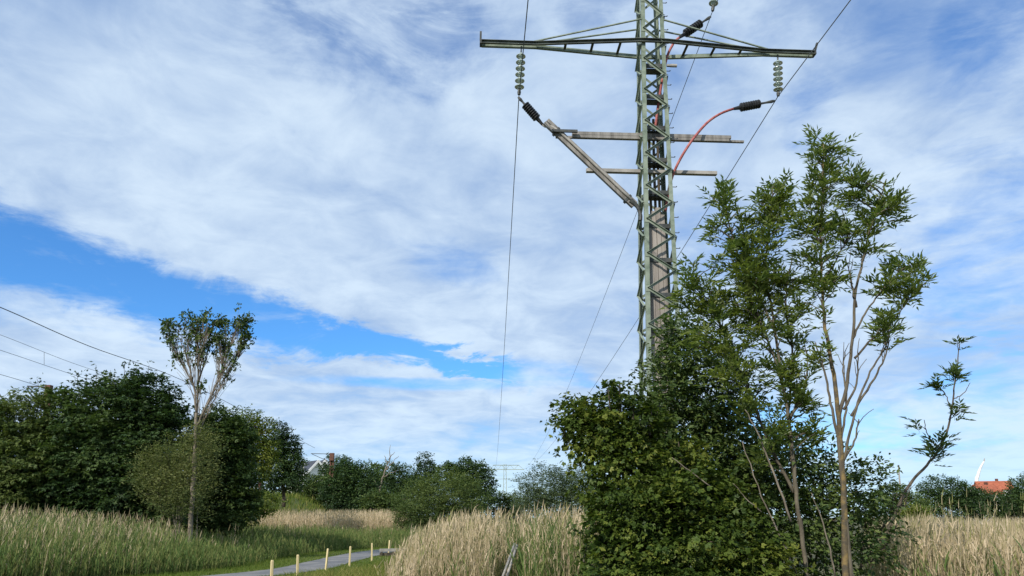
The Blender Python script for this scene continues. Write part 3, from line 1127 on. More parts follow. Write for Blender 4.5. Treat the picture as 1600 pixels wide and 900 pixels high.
def bush(name, label, cat, px, Y, blobs, n, per, L, W, mat, seed, lobes=1, spray=.28, bark='barkdark', tint=.45, limbs=14, base=None, group=None, trunk_r=.09, flat=.7, zmin=.05, inner=.55, up=.25, stems=1, blobtint=.12):
    rng = np.random.default_rng(seed)
    foot = at(px, HORIZON, Y); foot[2] = base if base is not None else 0.0
    t = empty(name, foot, label, cat, group)
    E = blob_world(blobs, Y)
    (V, Tt, C), pts = bushy(E, n, per, L, W, rng, lobes, spray, flat, tint, inner=inner, zmin=zmin + foot[2], up=up, blobtint=blobtint)
    tri_obj('crown', V, Tt, C, M[mat], t, kind='stuff')
    top = max(c[2] + r[2] * .5 for c, r in E)
    cen = np.mean([c for c, _ in E], 0)
    ht = (top - foot[2])
    tr = []
    for s in range(stems):
        jx = rng.normal(0, .25 if stems > 1 else 0, 3) * np.array((1, 1, 0)) + np.array((0, .3 if stems > 1 else 0, 0))
        q = foot + jx
        aim = cen + (rng.normal(0, .3, 3) * np.array((1, 1, 0)) if stems > 1 else 0) + np.array((0, .35 if stems > 1 else 0, 0))
        pp = [q, q * .65 + np.array((aim[0], aim[1], 0)) * .35 + ZZ * (ht * .33 + foot[2] * .35), np.array((aim[0], aim[1], foot[2] + ht * (.66 if stems == 1 else .55))), np.array((aim[0] + rng.normal(0, .1), aim[1], foot[2] + ht * (.92 if stems == 1 else .74)))]
        pp[1][2] = foot[2] + ht * .33
        tr.append(poly_rad(pp, trunk_r, trunk_r * .2, 7, 4, rng, .012 * ht * .3))
    mesh_obj('trunk', *join(*[x[1] for x in tr]), M[bark], t, smooth=True)
    if limbs and len(pts):
        sel = pts[rng.choice(len(pts), min(limbs, len(pts)), replace=False)]
        vf = []
        for p in sel:
            q = nearest_on([x[0] for x in tr], p)
            vf.append(limb(q, p, trunk_r * .36, trunk_r * .08, rng))
        mesh_obj('limbs', *join(*vf), M[bark], t, smooth=True)
    return t


# --- left side
bush('shrub', 'yellowish green shrub at the left edge behind the reeds', 'shrub', 10, 31, [(-40, 700, 70, 75), (25, 665, 45, 45), (30, 730, 60, 65), (0, 770, 60, 45)], 1100, 28, .13, .07, 'leaf_mid', 11, 3, .5, tint=.66, trunk_r=.1, stems=3)
bush('broadleaf_tree', 'wide dark green tree with layered branches on the left', 'tree', 170, 32,
     [(165, 640, 55, 42), (222, 634, 44, 38), (108, 668, 54, 46), (170, 695, 90, 55), (252, 680, 42, 52), (95, 738, 70, 56), (200, 755, 90, 55), (60, 790, 55, 40), (140, 800, 90, 40), (265, 740, 40, 60)],
     1700, 46, .15, .09, 'leaf_dark', 12, 3, .66, tint=.5, limbs=40, trunk_r=.17, flat=.9, inner=.6, up=.0, blobtint=.2)
# spindly shoots on its top
rng = np.random.default_rng(5)
bush('dark_shrub', 'dense dark green bush right of the tall bare trunk', 'shrub', 350, 34, [(340, 680, 36, 36), (358, 700, 32, 32), (345, 740, 42, 45), (352, 785, 42, 38), (325, 790, 30, 30)], 1200, 30, .14, .08, 'leaf_mid', 13, 3, .55, tint=.36, trunk_r=.12, stems=2, flat=.8)
bush('willow_shrub', 'olive feathery shrub around the foot of the tall thin tree', 'shrub', 285, 28.5, [(262, 765, 30, 38), (300, 745, 32, 46), (285, 795, 40, 26), (322, 705, 14, 24), (240, 730, 20, 24), (232, 755, 16, 22), (310, 690, 16, 20), (272, 715, 16, 22)], 1200, 16, .10, .028, 'leaf_olive', 14, 1, .62, 'barkpale', .58, limbs=130, trunk_r=.03, stems=4, flat=.2, up=1.1, inner=.95, blobtint=.2)


def tall_thin_tree():
    rng = np.random.default_rng(21)
    Y = 28.4
    foot = at(299, HORIZON, Y); foot[2] = 0
    t = empty('tall_thin_tree', foot, 'tall thin tree with bare pale trunk and leafy fan top on the left', 'tree')
    stems = [[foot, at(302, 760, Y), at(305, 690, Y), at(307, 645, Y)],
             [at(307, 645, Y), at(303, 605, Y), at(292, 560, Y), at(277, 520, Y)],
             [at(307, 650, Y), at(310, 600, Y + .2), at(309, 550, Y), at(307, 500, Y)],
             [at(308, 665, Y), at(325, 630, Y - .2), at(345, 585, Y), at(362, 535, Y), at(374, 500, Y)],
             [at(306, 690, Y), at(322, 650, Y + .3), at(345, 605, Y + .3), at(372, 560, Y + .3)],
             [at(310, 600, Y + .2), at(322, 560, Y + .4), at(338, 515, Y + .3)],
             [at(303, 605, Y), at(288, 575, Y + .3), at(266, 545, Y + .2)],
             [at(309, 575, Y), at(318, 540, Y - .3), at(325, 505, Y - .3)],
             [at(345, 585, Y), at(352, 540, Y + .4), at(352, 510, Y + .4)]]
    rads = [(.095, .06), (.045, .010), (.045, .010), (.045, .010), (.035, .008), (.035, .01), (.03, .01), (.03, .008), (.03, .008)]
    SP, vf = [], []
    for i, (s, (a, b_)) in enumerate(zip(stems, rads)):
        p, m = poly_rad(s, a, b_, 7, 5, rng, .012)
        SP.append(p); vf.append(m)
    mesh_obj('trunk', *vf[0], M['barkpale'], t, smooth=True)
    E = blob_world([(272, 522, 15, 26), (300, 508, 24, 26), (325, 520, 22, 32), (345, 535, 20, 36), (372, 505, 14, 24), (384, 525, 10, 30), (362, 556, 20, 24), (308, 545, 24, 30), (350, 590, 16, 18), (318, 605, 20, 20), (280, 560, 12, 22), (385, 500, 10, 14), (262, 510, 8, 18), (345, 505, 12, 14)], Y)
    tips, o, idx = sample_blobs(E, 360, rng, .95)
    for p in tips:
        q = nearest_on(SP[1:], p - np.array((0, 0, rng.uniform(.2, 1.5))))
        vf.append(limb(q, p, .012, .005, rng, -.06, 4, .03, 3))
    mesh_obj('limbs', *join(*vf[1:]), M['barkpale'], t, smooth=True)
    keep = tips[rng.random(len(tips)) < np.interp(tips[:, 2], [at(300, 610, Y)[2], at(300, 560, Y)[2], at(300, 525, Y)[2]], [.25, .45, .95])]
    P = np.repeat(keep, 13, 0) + rng.normal(0, .075, (len(keep) * 13, 3))
    D = rng.normal(0, 1, P.shape) + np.array((0, 0, .2)); N = np.array((0, 0, .7)) + rng.normal(0, .5, P.shape)
    tint = np.clip(np.repeat(rng.normal(.42, .17, len(keep)), 13) + rng.normal(0, .1, len(P)), 0, 1)
    tri_obj('crown', *leaf_tris(P, D, N, rng.uniform(.11, .18, len(P)), .075, tint), M['leaf_mid'], t, kind='stuff')


tall_thin_tree()

# sparse shoots poking out of the dark tree's top edge
def shoots(parent, Y, tipspx, seed, mat, bark='barkdark', nl=26, L=.13, spread=.16):
    rng = np.random.default_rng(seed)
    vf, PP = [], []
    for px, py, h in tipspx:
        a, b_ = at(px + rng.normal(0, 4), py + h, Y), at(px, py, Y)
        vf.append(limb(a, b_, .022, .007, rng, 0, 4, .05, 4))
        for k in range(nl):
            f = 1 - rng.random() ** 1.3 * .75
            PP.append(a + (b_ - a) * f + rng.normal(0, spread * (.4 + .6 * f), 3))
    P = np.array(PP)
    D = rng.normal(0, 1, P.shape); N = np.array((0, 0, .8)) + rng.normal(0, .4, P.shape)
    mesh_obj('shoots', *join(*vf), M[bark], parent)
    tri_obj('shoot_leaves', *leaf_tris(P, D, N, rng.uniform(.7, 1.2, len(P)) * L, L * .65, np.clip(rng.normal(.4, .15, len(P)), 0, 1), 3), M[mat], parent, kind='stuff')


big = bpy.data.objects['broadleaf_tree']
shoots(big, 32, [(150, 570, 50), (173, 578, 45), (195, 566, 50), (214, 572, 46), (233, 570, 48), (118, 580, 40), (58, 592, 60), (245, 592, 40), (262, 605, 40), (205, 586, 40), (135, 588, 40), (90, 612, 50), (36, 618, 40), (183, 590, 30), (160, 592, 30), (226, 590, 30)], 31, 'leaf_dark')

bush('broadleaf_tree', 'light green airy tree right of the dark bush on the bank', 'tree', 405, 46, [(392, 660, 18, 17), (410, 680, 17, 20), (394, 698, 24, 22), (412, 715, 16, 18), (398, 735, 20, 14)], 700, 12, .17, .1, 'leaf_maple', 41, 1, .5, 'rust', .68, trunk_r=.12, base=2.2)
bush('evergreen_tree', 'tall dark evergreen tree on the bank left of the dark roofed house', 'tree', 442, 54, [(437, 677, 13, 13), (451, 695, 13, 13), (429, 702, 15, 16), (448, 716, 19, 15), (462, 728, 11, 14), (432, 733, 20, 18), (455, 748, 18, 14), (425, 752, 18, 14)], 1200, 12, .18, .1, 'leaf_dark', 42, 1, .45, tint=.35, trunk_r=.14, base=2.4)
bush('shrub', 'bright green low shrub on the grassy bank below the airy tree', 'shrub', 375, 40, [(378, 790, 38, 18), (350, 800, 30, 16), (412, 785, 22, 10)], 700, 12, .13, .08, 'leaf_maple', 43, 1, .35, tint=.6, trunk_r=.05, base=0.3)

far = [
    ('shrub', 'green bush right of the grassy bank under the white house', 'shrub', 480, 72, [(478, 770, 26, 24), (500, 765, 22, 20), (465, 785, 20, 18)], 'leaf_mid', .6, 0.4),
    ('broadleaf_tree', 'dark round tree just right of the rust red mast', 'tree', 545, 70, [(540, 745, 24, 26), (560, 760, 28, 30), (525, 775, 26, 24), (570, 785, 34, 22), (545, 785, 40, 20)], 'leaf_dark', .42, 0.2),
    ('broadleaf_tree', 'dark tree directly behind the rust red mast', 'tree', 528, 98, [(527, 735, 22, 22), (540, 752, 26, 26), (515, 760, 22, 24)], 'leaf_dark', .3, 0.5),
    ('broadleaf_tree', 'mid green tree left of the leafless tree in the treeline', 'tree', 580, 92, [(580, 742, 20, 18), (572, 762, 24, 24), (596, 768, 24, 26)], 'leaf_mid', .35, 0.2),
    ('broadleaf_tree', 'dark green tree right of the leafless tree', 'tree', 622, 88, [(612, 740, 16, 16), (630, 752, 22, 22), (615, 772, 28, 24), (645, 770, 20, 24)], 'leaf_dark', .5, 0.2),
    ('pine_tree', 'dark pine with pointed crown topping the middle treeline', 'tree', 667, 86, [(665, 722, 9, 12), (668, 738, 16, 14), (664, 752, 22, 16), (670, 770, 24, 20)], 'leaf_dark', .3, 0.2),
    ('broadleaf_tree', 'dark tree closing the middle treeline left of the distant pylon', 'tree', 742, 62, [(735, 740, 22, 20), (752, 755, 18, 24), (745, 780, 24, 22), (718, 745, 20, 20), (700, 742, 16, 14)], 'leaf_dark', .5, 0.0),
    ('willow_bush', 'large round mid green bush left of the distant pylon', 'shrub', 685, 50, [(660, 790, 44, 34), (700, 775, 46, 36), (640, 812, 26, 22), (725, 790, 36, 34), (690, 810, 50, 20)], 'leaf_mid', .62, 0.0),
    ('shrub', 'low green bush in the gap below the distant pylon', 'shrub', 786, 66, [(785, 792, 24, 18), (805, 798, 22, 14)], 'leaf_mid', .55, 0.0),
    ('willow_bush', 'grey green rounded willow bush left of the maple thicket', 'shrub', 875, 48, [(860, 765, 46, 34), (905, 765, 44, 34), (830, 785, 28, 22), (885, 790, 60, 26), (945, 775, 32, 30)], 'leaf_grey', .5, 0.0),
    ('shrub', 'green bush behind the foot of the leaning sapling', 'shrub', 1405, 85, [(1398, 778, 22, 18), (1420, 790, 30, 16), (1380, 790, 24, 18)], 'leaf_mid', .5, 0.0),
    ('broadleaf_tree', 'dark dome shaped tree right of the leaning sapling', 'tree', 1478, 92, [(1478, 768, 36, 20), (1505, 778, 24, 18), (1455, 784, 30, 20), (1490, 795, 46, 20)], 'leaf_dark', .5, 0.0),
    ('shrub', 'dark hedge like bush below the red roofs', 'shrub', 1555, 96, [(1540, 792, 34, 22), (1575, 790, 34, 20), (1600, 800, 40, 22), (1525, 785, 20, 16)], 'leaf_dark', .45, 0.0),
    ('broadleaf_tree', 'green tree cut by the right edge beside the red roofs', 'tree', 1612, 88, [(1606, 765, 24, 20), (1625, 780, 34, 34), (1590, 785, 18, 16)], 'leaf_dark', .6, 0.0),
    ('shrub', 'yellow green bush at the foot of the dome shaped tree', 'shrub', 1432, 75, [(1434, 806, 16, 12), (1420, 812, 14, 10)], 'leaf_maple', .7, 0.0),
    ('shrub', 'dull green bush left of the leafless tree, lower in the treeline', 'shrub', 600, 66, [(598, 788, 28, 18), (620, 792, 26, 16), (580, 792, 18, 14)], 'leaf_mid', .5, 0.0),
]
for i, (nm, lab, cat, px, Y, bl, mat, tint, base) in enumerate(far):
    area = sum(q[2] * q[3] for q in bl)
    wil = nm == 'willow_bush'
    n = int(min(3200, max(500, area * (.62 if not wil else .62))))
    bush(nm, lab, cat, px, Y, bl, n, 12, (.20 if not wil else .17) * (Y / 70) ** .5, (.12 if not wil else .05) * (Y / 70) ** .5, mat, 60 + i, 1, .5 * (Y / 70) ** .6, tint=tint, trunk_r=.13, base=base, limbs=16, up=.25 if not wil else .8, flat=.7 if not wil else .4, stems=1 if not wil else 4)

# leafless tree
rng = np.random.default_rng(77)
bt = empty('bare_tree', at(598, HORIZON, 80) * np.array((1, 1, 0)), 'leafless pale tree sticking out of the middle treeline', 'tree')
st = [[at(592, 790, 80), at(594, 765, 80), at(602, 735, 80), at(609, 715, 80), at(610, 695, 80)], [at(602, 735, 80), at(614, 722, 80), at(622, 712, 80)], [at(594, 765, 80), at(585, 750, 80), at(583, 738, 80)], [at(606, 724, 80), at(600, 712, 80)], [at(608, 718, 80), at(617, 706, 80)], [at(600, 745, 80), at(620, 735, 80)]]
st[0][0][2] = 0
tr = [poly_rad(s, .13 if i == 0 else .06, .02, 6, 4, rng, .05)[1] for i, s in enumerate(st)]
mesh_obj('trunk', *tr[0], M['barkpale'], bt, smooth=True)
mesh_obj('limbs', *join(*tr[1:]), M['barkpale'], bt, smooth=True)


# --- the thicket on the right
bush('maple_thicket', 'large maple shrub with broad sunlit leaves in front of the pylon foot', 'shrub', 1030, 12.2,
     [(965, 655, 42, 42, .2), (912, 655, 26, 20), (935, 690, 42, 34), (1000, 690, 48, 40, .3), (985, 745, 56, 48), (1045, 715, 36, 32, .4), (1010, 800, 72, 46, -.3), (1082, 785, 58, 42, -.2), (985, 865, 75, 50, -.2), (1070, 840, 75, 55, -.6), (1140, 850, 60, 55, -.4), (1170, 905, 70, 50, -.7), (1050, 910, 110, 50, -.7), (1135, 795, 34, 34, .2)],
     1250, 28, .078, .074, 'leaf_maple', 101, 3, .36, tint=.37, limbs=110, trunk_r=.05, stems=5, flat=.6, inner=.75, blobtint=.2)
shoots(bpy.data.objects['maple_thicket'], 12.2, [(882, 642, 46), (898, 628, 50), (925, 632, 40), (950, 604, 52), (968, 596, 56), (992, 610, 46), (905, 705, 24), (1018, 640, 40), (925, 775, 26), (918, 850, 28), (1060, 690, 40), (1105, 735, 42), (1020, 748, 36), (1150, 790, 46), (960, 700, 34)], 131, 'leaf_maple', nl=24, L=.085, spread=.10)
bush('dark_thicket', 'dark green shrub crowded against the pylon behind the ash stems', 'shrub', 1110, 13.6,
     [(1045, 610, 42, 42), (1085, 560, 42, 42), (1110, 620, 60, 55), (1070, 670, 60, 50), (1150, 680, 60, 60), (1110, 735, 70, 60), (1190, 740, 55, 60), (1165, 800, 80, 60), (1065, 525, 26, 30)],
     1500, 17, .10, .05, 'leaf_mid', 102, 1, .32, tint=.40, limbs=70, trunk_r=.04, stems=4, flat=.6, inner=.8, blobtint=.2)
bush('elder_shrub', 'low leafy shrub around the ash trunks at the bottom right', 'shrub', 1290, 12.3,
     [(1230, 720, 45, 50), (1270, 740, 42, 40), (1330, 760, 48, 45), (1300, 800, 60, 50), (1350, 830, 42, 50), (1240, 820, 60, 60), (1280, 870, 80, 50), (1370, 770, 26, 25), (1215, 880, 50, 50)],
 720, 15, .095, .045, 'leaf_mid', 103, 1, .30, tint=.45, limbs=70, trunk_r=.03, stems=4, flat=.6, inner=.85, blobtint=.2)


def ash(name, label, Y, stems, blobs, seed, px, n_mul=1.0, bark='bark', tint=.5, trunk_n=1, bare=(), per=6, twig=.011, along=.6, along_n=1):
    rng = np.random.default_rng(seed)
    foot = at(px, HORIZON, Y); foot[2] = 0
    t = empty(name, foot, label, 'tree')
    SP, vf = [], []
    for i, (pts, a, b_) in enumerate(stems):
        P3 = [at(q[0], q[1], Y + (q[2] if len(q) > 2 else 0)) for q in pts]
        if i < trunk_n:
            P3 = [np.array((P3[0][0], P3[0][1], 0))] + P3 if P3[0][2] > .1 else P3
        p, m = poly_rad(P3, a, b_, 8, 6, rng, .006)
        SP.append(p); vf.append(m)
    for i in range(trunk_n):
        mesh_obj('trunk', *vf[i], M[bark if i == 0 or bark != 'lichen' else 'bark'], t, smooth=True)
    E = blob_world(blobs, Y)
    area = sum(q[2] * q[3] for q in blobs)
    tips, o, idx = sample_blobs(E, int(area * .0076 * n_mul), rng, .95)
    extra = []
    for p, (pts, a, b_) in zip(SP, stems):
        for q in p[int(len(p) * along):-2]:
            for k in range(along_n):
                extra.append(q + rng.normal(0, 1, 3) * np.array((.13, .13, .08)) + np.array((0, 0, .06)))
    if extra:
        tips = np.concatenate((tips, np.array(extra)))
    dirs = []
    lv = []
    for p in tips:
        q = nearest_on(SP, p)
        lv.append(limb(q, p, twig, .005, rng, .02, 4, .04, 4))
        dirs.append(unit(unit(p - q) * .6 + np.array((0, 0, .8)) + rng.normal(0, .2, 3)))
    for pts in bare:
        P3 = [at(q[0], q[1], Y + (q[2] if len(q) > 2 else 0)) for q in pts]
        p, m = poly_rad(P3, .02, .008, 6, 5, rng, .006)
        lv.append(m)
        for k in range(5):
            c = p[rng.integers(len(p) // 3, len(p))]
            lv.append(limb(c, c + np.array((rng.normal(0, .12), rng.normal(0, .1), rng.uniform(.08, .28))), .007, .004, rng, 0, 3, .05, 4))
    mesh_obj('limbs', *join(*(vf[trunk_n:] + lv)), M['bark'], t, smooth=True)
    tri_obj('crown', *compound(tips, np.array(dirs), rng, per, .25, .128, .037, 3, tint), M['leaf_ash'], t, kind='stuff')


ash('ash_tree', 'left ash tree with twin thin stems and dense crown beside the pylon', 11.6,
    [([(1262, 905), (1248, 800), (1236, 690), (1222, 590), (1208, 500), (1196, 420), (1205, 330), (1208, 290)], .040, .009),
     ([(1258, 880, .2), (1244, 780, .25), (1232, 660, .2), (1238, 560, .2), (1228, 470), (1238, 400)], .032, .010),
     ([(1240, 770, .1), (1200, 690, .2), (1165, 600, .3), (1120, 500, .3), (1075, 430, .2)], .028, .008),
     ([(1212, 520), (1180, 450), (1150, 390), (1128, 300)], .024, .008),
     ([(1222, 590), (1195, 520), (1165, 440), (1160, 380)], .022, .008),
     ([(1232, 660), (1258, 600), (1262, 560)], .018, .007)],
    [(1128, 308, 24, 26), (1120, 350, 26, 30), (1145, 385, 40, 40), (1205, 312, 34, 34), (1200, 350, 46, 34), (1190, 400, 60, 40), (1150, 440, 50, 42), (1215, 440, 52, 40), (1175, 485, 60, 34), (1078, 430, 26, 32), (1060, 462, 28, 28), (1105, 480, 40, 40), (1110, 530, 44, 34), (1165, 535, 40, 28), (1235, 590, 30, 36), (1250, 625, 26, 26), (1200, 575, 30, 30), (1240, 500, 30, 28), (1140, 585, 40, 40), (1165, 640, 34, 34), (1215, 665, 34, 26), (1262, 670, 22, 22), (1195, 700, 30, 24)],
    201, 1262, 1.0, 'bark', .60, 2, along=.55)
ash('ash_tree', 'tallest ash tree with lichen trunk and separate leafy plumes on the right', 11.0,
    [([(1321, 905), (1320, 800), (1315, 720), (1309, 640), (1298, 560), (1287, 490), (1283, 400), (1284, 300), (1287, 226)], .056, .009),
     ([(1311, 690), (1322, 610), (1332, 530), (1338, 450), (1352, 390), (1368, 330), (1385, 280)], .034, .009),
     ([(1332, 530), (1352, 490), (1378, 455), (1410, 420)], .018, .007),
     ([(1335, 560, .1), (1362, 530), (1392, 505), (1412, 480)], .018, .007),
     ([(1312, 700), (1300, 640), (1288, 580), (1274, 535)], .026, .010),
     ([(1316, 730), (1334, 650), (1356, 590), (1384, 540), (1390, 510)], .022, .008),
     ([(1284, 440), (1305, 410), (1318, 385), (1330, 365)], .014, .006)],
    [(1288, 224, 18, 18), (1285, 250, 26, 24), (1306, 235, 20, 16), (1283, 285, 28, 26), (1280, 325, 30, 20), (1284, 360, 30, 24), (1262, 350, 18, 18), (1330, 370, 20, 18), (1275, 400, 30, 20), (1280, 450, 38, 24), (1308, 428, 18, 16), (1265, 480, 24, 24), (1290, 495, 20, 12), (1340, 280, 24, 18), (1335, 305, 20, 22), (1395, 285, 16, 16), (1385, 320, 28, 28), (1370, 350, 30, 24), (1408, 340, 16, 20), (1352, 400, 18, 16), (1422, 415, 24, 20), (1432, 440, 14, 16), (1405, 450, 28, 20), (1385, 460, 22, 10), (1418, 480, 18, 16), (1392, 505, 24, 9)],
    202, 1320, 1.0, 'lichen', .58, 2,
    bare=[[(1312, 700), (1322, 640), (1318, 580), (1320, 550)], [(1318, 640), (1338, 600), (1340, 550)], [(1330, 650), (1360, 600), (1382, 560), (1390, 525)], [(1338, 480), (1330, 440), (1326, 420)], [(1318, 720), (1335, 690), (1342, 655)]], per=6, along=.7)

ash('ash_sapling', 'small leaning sapling with tufted leaves standing alone at right', 14.0,
    [([(1380, 870), (1400, 800), (1425, 752), (1458, 716), (1478, 680), (1486, 645), (1492, 600), (1497, 560), (1499, 526)], .036, .007),
     ([(1478, 680), (1462, 700), (1450, 712)], .012, .006),
     ([(1456, 718), (1468, 712), (1473, 700)], .010, .006),
     ([(1466, 700), (1450, 680), (1444, 656)], .013, .006),
     ([(1486, 640), (1478, 618), (1466, 605)], .011, .005),
     ([(1489, 625), (1505, 615), (1516, 598)], .011, .005),
     ([(1482, 655), (1500, 645), (1508, 640)], .009, .005)],
    [(1498, 540, 10, 7), (1490, 580, 13, 8), (1498, 585, 12, 7), (1467, 608, 13, 7), (1518, 600, 11, 6), (1440, 656, 15, 8), (1486, 640, 12, 7), (1436, 665, 10, 6), (1466, 690, 16, 7), (1455, 705, 12, 6), (1436, 690, 9, 5), (1476, 622, 9, 6)],
    203, 1390, 2.3, 'barkdark', .3, 1, per=6, twig=.008, along=1.0)

# dead twiggy branch leaning over the reeds at right
rng = np.random.default_rng(88)
db = empty('dead_branch', at(1345, HORIZON, 12.4) * np.array((1, 1, 0)), 'dead brown twiggy branches leaning over the straw reeds at right', 'branch')
st = [[(1335, 905), (1365, 850), (1392, 800), (1402, 770)], [(1350, 880), (1385, 850), (1405, 815), (1408, 790)], [(1345, 890), (1350, 840), (1352, 790)], [(1392, 800), (1410, 790), (1420, 770)]]
vf = []
for i, s in enumerate(st):
    pts = [at(a, b_, 12.4) for a, b_ in s]
    p, m = poly_rad(pts, .022 if i == 0 else .013, .005, 6, 5, rng, .02)
    vf.append(m)
    for k in range(9):
        c = p[rng.integers(3, len(p))]
        vf.append(limb(c, c + rng.normal(0, .16, 3) + np.array((.05, 0, .12)), .006, .003, rng, 0, 3, .06, 4))
pz = at(1335, 905, 12.4)
mesh_obj('stump', *tube([(pz[0] - .1, pz[1], 0), pz], [.028, .022], 6), M['barkdark'], db)
for i in range(4):
    mesh_obj('branch', *join(*vf[i * 10:(i + 1) * 10]), M['barkdark'], db)

# pale bare stems leaning through the thicket
ps = empty('bare_sapling', at(1190, HORIZON, 11.4) * np.array((1, 1, 0)), 'bare pale sapling stems slanting through the thicket left of the ash trunks', 'sapling')
vf = []
for s, r in (([(1248, 905), (1215, 830), (1190, 775), (1160, 690)], .016), ([(1236, 815), (1205, 730), (1185, 680), (1164, 640)], .018), ([(1305, 900), (1290, 830), (1268, 770)], .014), ([(1190, 800), (1165, 778), (1145, 755)], .009), ([(1110, 760), (1070, 730), (1050, 715)], .010)):
    pts = [at(a, b_, 11.45) for a, b_ in s]
    mesh_obj('stem', *poly_rad(pts, r, r * .45, 6, 5, rng, .006)[1], M['barkpale'], ps, smooth=True)

# ------------------------------------------------------------------ reeds and grass


def reed_field(name, label, XY, H, green, seed, leaves=3, gh=(.55, .82), live_mu=.31, stem_w=.011, leaf_w=.014, plume=.45, toptint=.85):
    """XY stems; H heights; green: share of live growth (0 to 1) at each stem"""
    rng = np.random.default_rng(seed)
    n = len(XY)
    H = H * np.where(rng.random(n) < .15, rng.uniform(.45, .8, n), rng.uniform(.74, 1.14, n))
    g = rng.random(n) < green
    base = np.concatenate((XY, np.full((n, 1), -.03)), 1)
    lean = np.stack((rng.normal(.015, .06, n), rng.normal(0, .06, n)), 1) * (H * np.where(rng.random(n) < .08, 4.0, 1.0))[:, None]
    Hh = np.where(g, H * rng.uniform(gh[0], gh[1], n), H)
    tip = base + np.concatenate((lean, Hh[:, None]), 1)
    midp = base + np.concatenate((lean * .3, Hh[:, None] * .55), 1)
    dead = np.clip(rng.normal(toptint, .11, n), .55, 1)
    live = np.clip(rng.normal(live_mu, .12, n), 0, .5)
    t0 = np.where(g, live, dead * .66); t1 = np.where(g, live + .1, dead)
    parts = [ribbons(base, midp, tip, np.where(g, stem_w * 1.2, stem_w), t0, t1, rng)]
    # leaves along the stems
    for k in range(leaves):
        f = rng.uniform(.25, .95, n)
        p0 = base + (tip - base) * f[:, None]
        a = rng.uniform(0, 2 * math.pi, n)
        out = np.stack((np.cos(a), np.sin(a), np.zeros(n)), 1)
        ln = np.where(g, rng.uniform(.28, .5, n), rng.uniform(.15, .34, n)) * (H / 1.7)
        p1 = p0 + out * (ln * .14)[:, None] + ZZ * (ln * .6)[:, None]
        p2 = p0 + out * (ln * .42)[:, None] + ZZ * (ln * np.where(g, .9, .6))[:, None]
        tt = np.where(g, np.clip(live + rng.normal(0, .07, n), 0, .5), np.clip(dead - .08 + rng.normal(0, .08, n), .45, 1))
        parts.append(ribbons(p0, p1, p2, np.where(g, leaf_w * 1.35, leaf_w), tt, tt, rng))
    # feathery plumes on the old stems
    m = (~g) & (rng.random(n) < plume)
    if m.any():
        k = m.sum()
        for r_ in range(1):
            p0 = tip[m] - ZZ * .03
            dr = np.stack((rng.normal(.02, .035, k), rng.normal(0, .03, k), rng.uniform(.12, .26, k)), 1)
            tt = np.clip(dead[m] - .12 + rng.normal(0, .06, k), .5, 1)
            parts.append(ribbons(p0 - dr * .3, p0 + dr * .6, p0 + dr, .017, tt, tt, rng))
    V, Tt, C = merge(parts)
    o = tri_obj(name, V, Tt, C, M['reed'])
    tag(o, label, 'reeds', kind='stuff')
    return o


def scatter(n, x0, x1, y0, y1, rng):
    return np.stack((rng.uniform(x0, x1, n), rng.uniform(y0, y1, n)), 1)


def frustum(n, px0, px1, y0, y1, rng, power=1.0):
    """points spread over the ground between two bearings"""
    Y = y0 + (y1 - y0) * rng.random(n) ** power
    px = rng.uniform(px0, px1, n)
    return np.stack(((px - CX) / FPX * Y * 1.02, Y), 1)


rng = np.random.default_rng(300)
# left reed bed, behind the path's left verge
q = np.concatenate((frustum(26000, -120, 520, 15, 27, rng), frustum(16000, -60, 640, 27, 40, rng), frustum(9000, 370, 680, 40, 50, rng)))
pd = path_dist(q[:, 0], q[:, 1])
q = q[pd > 2.3 + rng.random(len(q)) * .6]
pd = path_dist(q[:, 0], q[:, 1])
px = q[:, 0] / (q[:, 1] * 1.02) * FPX + CX
patch = np.sin(q[:, 0] * .9 + 1.3) * np.sin(q[:, 1] * .7) * .12
H = np.interp(px, [-100, 0, 150, 260, 330, 420, 520, 620], [1.8, 1.78, 1.78, 1.55, 1.2, 1.22, 1.2, 1.1]) + patch * .8
H = H * np.clip(.55 + (pd - 2.3) * .16, .55, 1)
green = np.interp(px, [-50, 100, 250, 350, 620], [.74, .72, .82, .92, .97]) + patch * .7
green = np.clip(green + np.clip((4.5 - pd) * .1, 0, .3), 0, 1)
reed_field('reed_bed', 'tall mixed green and straw reeds left of the path', q, H, green, 301, 4, gh=(.6, .94), live_mu=.32)

# far straw band
q = frustum(13000, 405, 640, 52, 64, rng)
reed_field('far_reed_band', 'pale straw coloured reed band beyond the green reeds', q, np.full(len(q), 1.95), np.full(len(q), .04), 302, 2, stem_w=.022, leaf_w=.03, toptint=.93)
# clump between path and thicket
q = frustum(11000, 585, 985, 13.5, 25, rng)
px = q[:, 0] / (q[:, 1] * 1.02) * FPX + CX
edge = 648 - (25 - q[:, 1]) * 2.2
pd = path_dist(q[:, 0], q[:, 1])
keep = (px > edge + rng.normal(0, 12, len(q))) & (pd < -2.2) & ~((px > 770) & (px < 818) & (q[:, 1] < 16.6))
q, px = q[keep], px[keep]
patch = np.sin(q[:, 0] * 2.1) * np.sin(q[:, 1] * 1.3 + .5) * .1
H = np.interp(px, [620, 660, 710, 780, 900], [.7, 1.2, 1.55, 1.62, 1.68]) + patch
green = np.clip(np.interp(px, [600, 760, 800, 850, 910, 960], [.08, .10, .62, .55, .55, .7]) + patch, 0, 1)
reed_field('reed_clump', 'dense straw coloured reed clump between the path and the maple thicket', q, H, green, 303, 4, gh=(.6, .97), live_mu=.22, stem_w=.010, leaf_w=.013)
